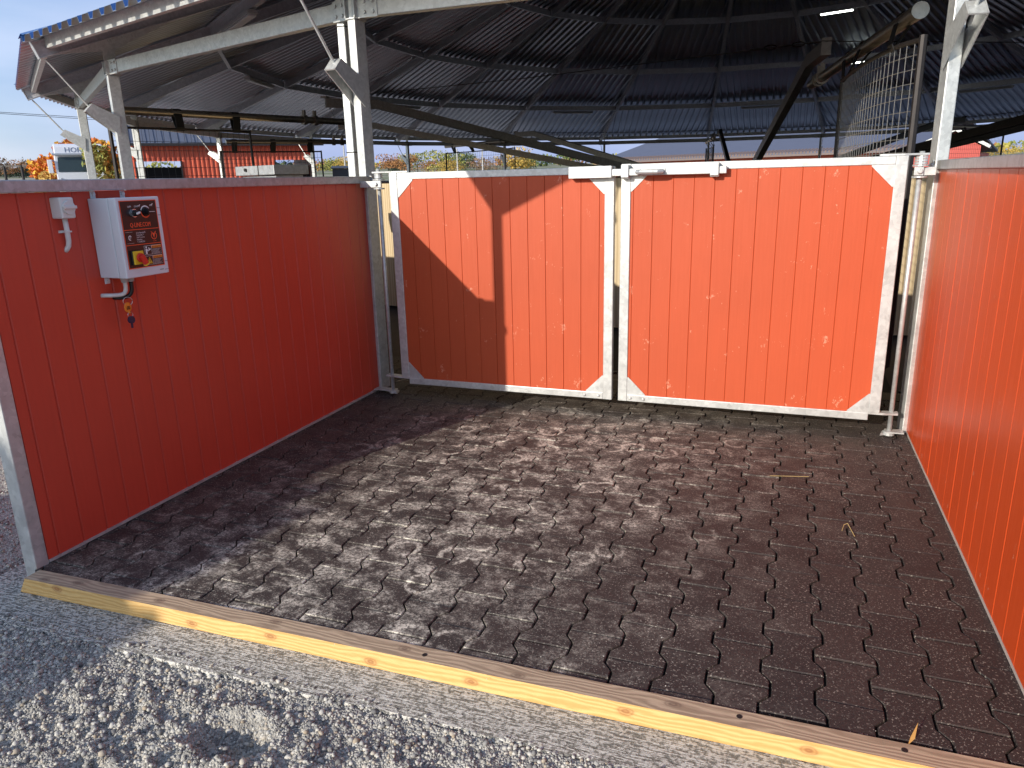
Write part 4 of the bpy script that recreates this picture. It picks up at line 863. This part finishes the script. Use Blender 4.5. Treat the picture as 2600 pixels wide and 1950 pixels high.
# grey feed bin behind the left wall, dark container, pole, wires, field fence
def small():
    c=Vector((-3.9,3.3,0)); 
    ca,cb=atdist(597,7.75),atdist(692,7.25)
    A_=Vector((*ca,0));B_=Vector((*cb,0)); d=(B_-A_).normalized(); n=Vector((-d.y,d.x,0)); L=(B_-A_).length
    t=thing('feed_bin',(A_+B_)/2,'galvanised metal bin with hinged lid standing behind the left wall','bin')
    P=lambda u,o,z:A_+d*u+n*o+Vector((0,0,z))
    p=MB(); p.prism([P(.05,.04,0),P(L-.02,.04,0),P(L-.02,.34,0),P(.05,.34,0)],(0,0,1.50)); p.build('body',GALVD,t,bevel=.004)
    p=MB(); p.prism([P(0,0,1.505),P(L+.02,0,1.505),P(L+.02,.38,1.505),P(0,.38,1.505)],(0,0,.085)); l=p.build('lid',GALVD,t,bevel=.006)
    p=MB(); p.prism([P(L*.62,-.004,1.5),P(L*.635,-.004,1.5),P(L*.635,-.004,1.592),P(L*.62,-.004,1.592)],tuple(n*.003)); p.tube([P(L*.30,-.001,1.555),P(L*.30,-.015,1.555)],.016,10); p.build('latch',DARKSTEEL,l)
    xx,yy=atdist(868,46); O=Vector((xx,yy,0)); t=thing('waste_container',O,'dark grey container standing beyond the barn corner','container'); d0=Vector((xx-CAM.x,yy-CAM.y,0)).normalized(); r=Vector((d0.y,-d0.x,0))
    DG=plain('container_grey',(.035,.038,.045),.5)
    p=MB(); p.prism([O+r*-.55,O+r*.55,O+r*.55+d0*.9,O+r*-.55+d0*.9],(0,0,2.22)); p.build('body',DG,t,bevel=.03)
    p=MB(); p.prism([O+r*-.6-d0*.05+Vector((0,0,2.225)),O+r*.6-d0*.05+Vector((0,0,2.225)),O+r*.6+d0*.95+Vector((0,0,2.36)),O+r*-.6+d0*.95+Vector((0,0,2.36))],(0,0,.05)); p.build('lid',DG,t)
    WP=plain('pole_wood',(.42,.41,.40),.8)
    for px,D,hh,lab in ((877,120,9.4,'tall pole with crossbar behind the left gate post'),(1162,110,6.2,'slim pole standing before the autumn trees left of the mesh panel'),(1226,115,6.0,'slim pole standing before the autumn trees right of its neighbour')):
        xx,yy=atdist(px,D); z=float(terr(xx,yy)); t=thing('utility_pole',(xx,yy,z),lab,'pole')
        p=MB(); p.tube([(xx,yy,z),(xx,yy,z+hh*.52)],[.13,.1],8); p.tube([(xx,yy,z+hh*.52),(xx,yy,z+hh*.66)],.09,8); p.build('mast',WP,t)
        if px==877: p=MB(); p.box(xx-1.3,xx+1.3,yy-.05,yy+.05,z+hh*.64,z+hh*.655); p.build('crossbar',WP,t)
    # overhead wires at far left
    for k,(ya,yb) in enumerate(((283,302),(286,307))):
        def w(px,py,D):
            d=ray(px,py); s=D/math.hypot(d.x,d.y); return CAM+d*s
        p=MB(); A_,B_=w(-250,ya-14,70),w(700,yb+14,85); p.tube([A_,(A_+B_)/2-Vector((0,0,.25)),B_],.02,5); tag(p.build('overhead_wire',DARKSTEEL),('upper' if k==0 else 'lower')+' thin overhead wire crossing the sky at far left','wire')
    # field fence
    A_=Vector((*atdist(-120,66),0)); B_=Vector((*atdist(190,60),0)); t=thing('field_fence',A_,'low dark post and rail fence across the field at far left','fence')
    p=MB(); m=DARKSTEEL
    for z in (1.05,): 
        p.beam(A_+Vector((0,0,float(terr(A_.x,A_.y))+z+1.3)),B_+Vector((0,0,float(terr(B_.x,B_.y))+z+1.3)),.05,.10)
    p.build('rail',m,t)
    for k in range(8):
        q=A_.lerp(B_,k/7); g=float(terr(q.x,q.y)); p=MB(); p.box(q.x-.06,q.x+.06,q.y-.06,q.y+.06,g,g+2.4); p.build('fence_post',m,t)
small()
# ------------------------------------------------------------------ trees
def leafmat(name,cs):
    m,nt,b=newmat(name); g=N(nt,'ShaderNodeNewGeometry')
    st=[(i/(len(cs)-1),c) for i,c in enumerate(cs)]
    nt.links.new(ramp(nt,g.outputs['Random Per Island'],st),b.inputs['Base Color']); b.inputs['Roughness'].default_value=.7
    b.inputs['Transmission Weight'].default_value=0
    return m
LM={'orange':leafmat('leaf_orange',[(.22,.09,.03),(.34,.15,.05),(.42,.22,.08)]),'yellow':leafmat('leaf_yellow',[(.32,.20,.04),(.48,.33,.07),(.50,.30,.06)]),
    'ygreen':leafmat('leaf_ygreen',[(.12,.15,.03),(.26,.27,.06),(.42,.36,.08)]),'green':leafmat('leaf_green',[(.04,.07,.02),(.09,.13,.035),(.17,.18,.05)]),
    'conifer':leafmat('leaf_conifer',[(.018,.035,.022),(.035,.06,.035),(.055,.08,.05)]),'brown':leafmat('leaf_brown',[(.17,.11,.07),(.26,.16,.10),(.30,.21,.14)]),'fire':leafmat('leaf_fire',[(.55,.12,.03),(.62,.22,.03),(.75,.45,.04)])}
BARK=plain('bark',(.10,.08,.065),.9)
def leaves(blobs,n,size,seed,flat=.0):
    r=np.random.default_rng(seed); P=[];tot=sum(b[3]*b[4]*b[5] for b in blobs)
    for b in blobs:
        k=max(8,int(n*b[3]*b[4]*b[5]/tot)); v=r.normal(size=(k,3)); v/=np.linalg.norm(v,axis=1)[:,None]
        rad=r.uniform(.35,1.,(k,1))**.45*r.uniform(.85,1.12,(k,1)); P.append(np.array(b[:3])+v*rad*np.array(b[3:6]))
    P=np.concatenate(P); k=len(P); a=r.normal(size=(k,3)); a/=np.linalg.norm(a,axis=1)[:,None]; b=np.cross(a,r.normal(size=(k,3))); b/=np.linalg.norm(b,axis=1)[:,None]
    s=size*r.uniform(.5,1.3,(k,1)); V=np.stack([P-a*s,P+b*s*.6,P+a*s,P-b*s*.6],1).reshape(-1,3); F=np.arange(4*k).reshape(-1,4)
    return V,F
def hfor(px,D,ytop):
    d=ray(px,ytop); s=D/math.hypot(d.x,d.y); xx,yy=atdist(px,D); return CAM.z+d.z*s-float(terr(xx,yy))
def tree(px,D,h,w,kind,label,seed,n=1500,name='tree',base=None,trunk=True,loc=None):
    xx,yy=loc or atdist(px,D); z=float(terr(xx,yy)) if base is None else base; r=random.Random(seed)
    if h>100: h=hfor(px,D,h)
    t=thing(name,(xx,yy,z),label,'tree' if name!='bush' else 'bush')
    bl=[]
    if kind=='conifer':
        for i in range(9):
            f=i/8; bl.append((xx,yy,z+h*(.12+.84*f),w*.5*(1.03-f),w*.5*(1.03-f),h*.085))
    else:
        for i in range(11):
            a=r.uniform(0,6.28); f=r.uniform(.25,.92); rr=w*.5*r.uniform(.1,.75)*(1-abs(f-.5)*.7); q=r.uniform(.16,.30)
            bl.append((xx+rr*math.cos(a),yy+rr*math.sin(a),z+h*f,w*q,w*q,h*q*.75))
    V,F=leaves(bl,n,max(.10,.045*h),seed); V=V-np.array([xx,yy,z]); npmesh('crown',V,F,LM[kind],None,False,t)
    p=MB(); p.tube([(xx,yy,z-.1),(xx+.03*h,yy,z+h*.4),(xx,yy,z+h*.85)],[.022*h,.015*h,.004*h],7)
    if kind!='conifer':
        for b in bl[:6]: p.tube([(xx+.02*h,yy,z+h*.3),(b[0],b[1],b[2])],[.010*h,.003*h],5)
    p.build('trunk',BARK,t)
tree(190,52,350,5.6,'fire','flame orange and yellow maple rising behind the white truck',1,5200)
tree(128,50,405,2.4,'yellow','bright yellow tree glowing left of the white truck',2,2000,base=-.3)
tree(275,44,372,2.4,'ygreen','thin yellow green birch between the truck and the barn',3,1200)
T=[(-30,300,390,13,'brown','brown bare topped tree at the left picture edge'),(45,310,405,15,'orange','broad orange tree in the far left wood'),(20,315,412,9,'conifer','dark conifer left of the broad orange tree'),(63,312,399,9,'conifer','tallest dark conifer behind the broad orange tree'),(82,318,404,8,'conifer','dark conifer right of the tallest conifer'),(101,305,402,9,'conifer','dark conifer above the pale orange tree'),(119,305,403,9,'conifer','dark conifer nearest the truck'),(102,290,415,10,'brown','pale orange brown tree in the far left wood beside the truck')]
for i,(px,D,h,w,k,l) in enumerate(T): tree(px,D,h,w,k,l,20+i,1300)
T=[(845,175,397,8,'ygreen','yellow green tree just right of the barn corner'),(882,165,402,8,'yellow','golden tree behind the tall pole'),(985,180,390,9,'orange','russet tree right of the left gate post'),(1012,190,397,6,'conifer','dark spruce among the russet trees'),(1030,170,398,7,'orange','russet tree beside the far shelter post'),(1060,175,389,9,'ygreen','tall pale green tree right of the far shelter post'),(1085,160,412,6,'orange','small orange tree below the pale green tree'),(1120,150,383,10,'ygreen','broad green and yellow tree mid background'),(1145,135,410,6,'yellow','small golden tree before the broad green one'),(1180,160,386,9,'green','green tree behind the slim poles'),(1225,150,402,10,'brown','brown tree behind the far mesh panel'),(1310,140,377,9,'yellow','bright yellow tree left of the slate grey roof'),(1340,160,388,8,'green','green tree at the end of the slate grey roof'),(2480,150,378,10,'green','green tree at the right beyond the red house'),(2545,140,372,9,'yellow','yellow tree at the right picture edge'),(2600,150,370,10,'ygreen','yellow green tree at the far right picture edge')]
for i,(px,D,h,w,k,l) in enumerate(T): tree(px,D,h,w,k,l,60+i,1200)
def wood_mass():
    V=[];F=[];b=0; r=random.Random(9); groups={}
    for i in range(150):
        px=r.uniform(-600,3200); D=r.uniform(330,420); xx,yy=atdist(px,D); z=float(terr(xx,yy)); h=r.uniform(3,5.5); w=r.uniform(9,15); k=r.choice(['orange','ygreen','green','brown','conifer','brown'])
        v,f=leaves([(xx,yy,z+h*.5,w*.6,w*.6,h*.5)],110,.9,200+i); g=groups.setdefault(k,[[],[],0]); g[0].append(v); g[1].append(f+g[2]); g[2]+=len(v)
    me=MB()
    for k,(v,f,_) in groups.items():
        o=npmesh('distant_wood',np.concatenate(v),np.concatenate(f),LM[k],'stuff'); nm={'orange':'rust orange','ygreen':'yellow green','green':'deep green','brown':'brown','conifer':'dark evergreen'}[k]
        tag(o,nm+' part of the distant wood along the horizon','wood')
wood_mass()
# bush standing out of frame at front left: its shade falls on the gravel and the timber end
tree(0,0,2.7,2.3,'ygreen','round autumn bush outside the stand at front left',301,5200,name='bush',base=-.06,loc=(-2.75,-8.8))
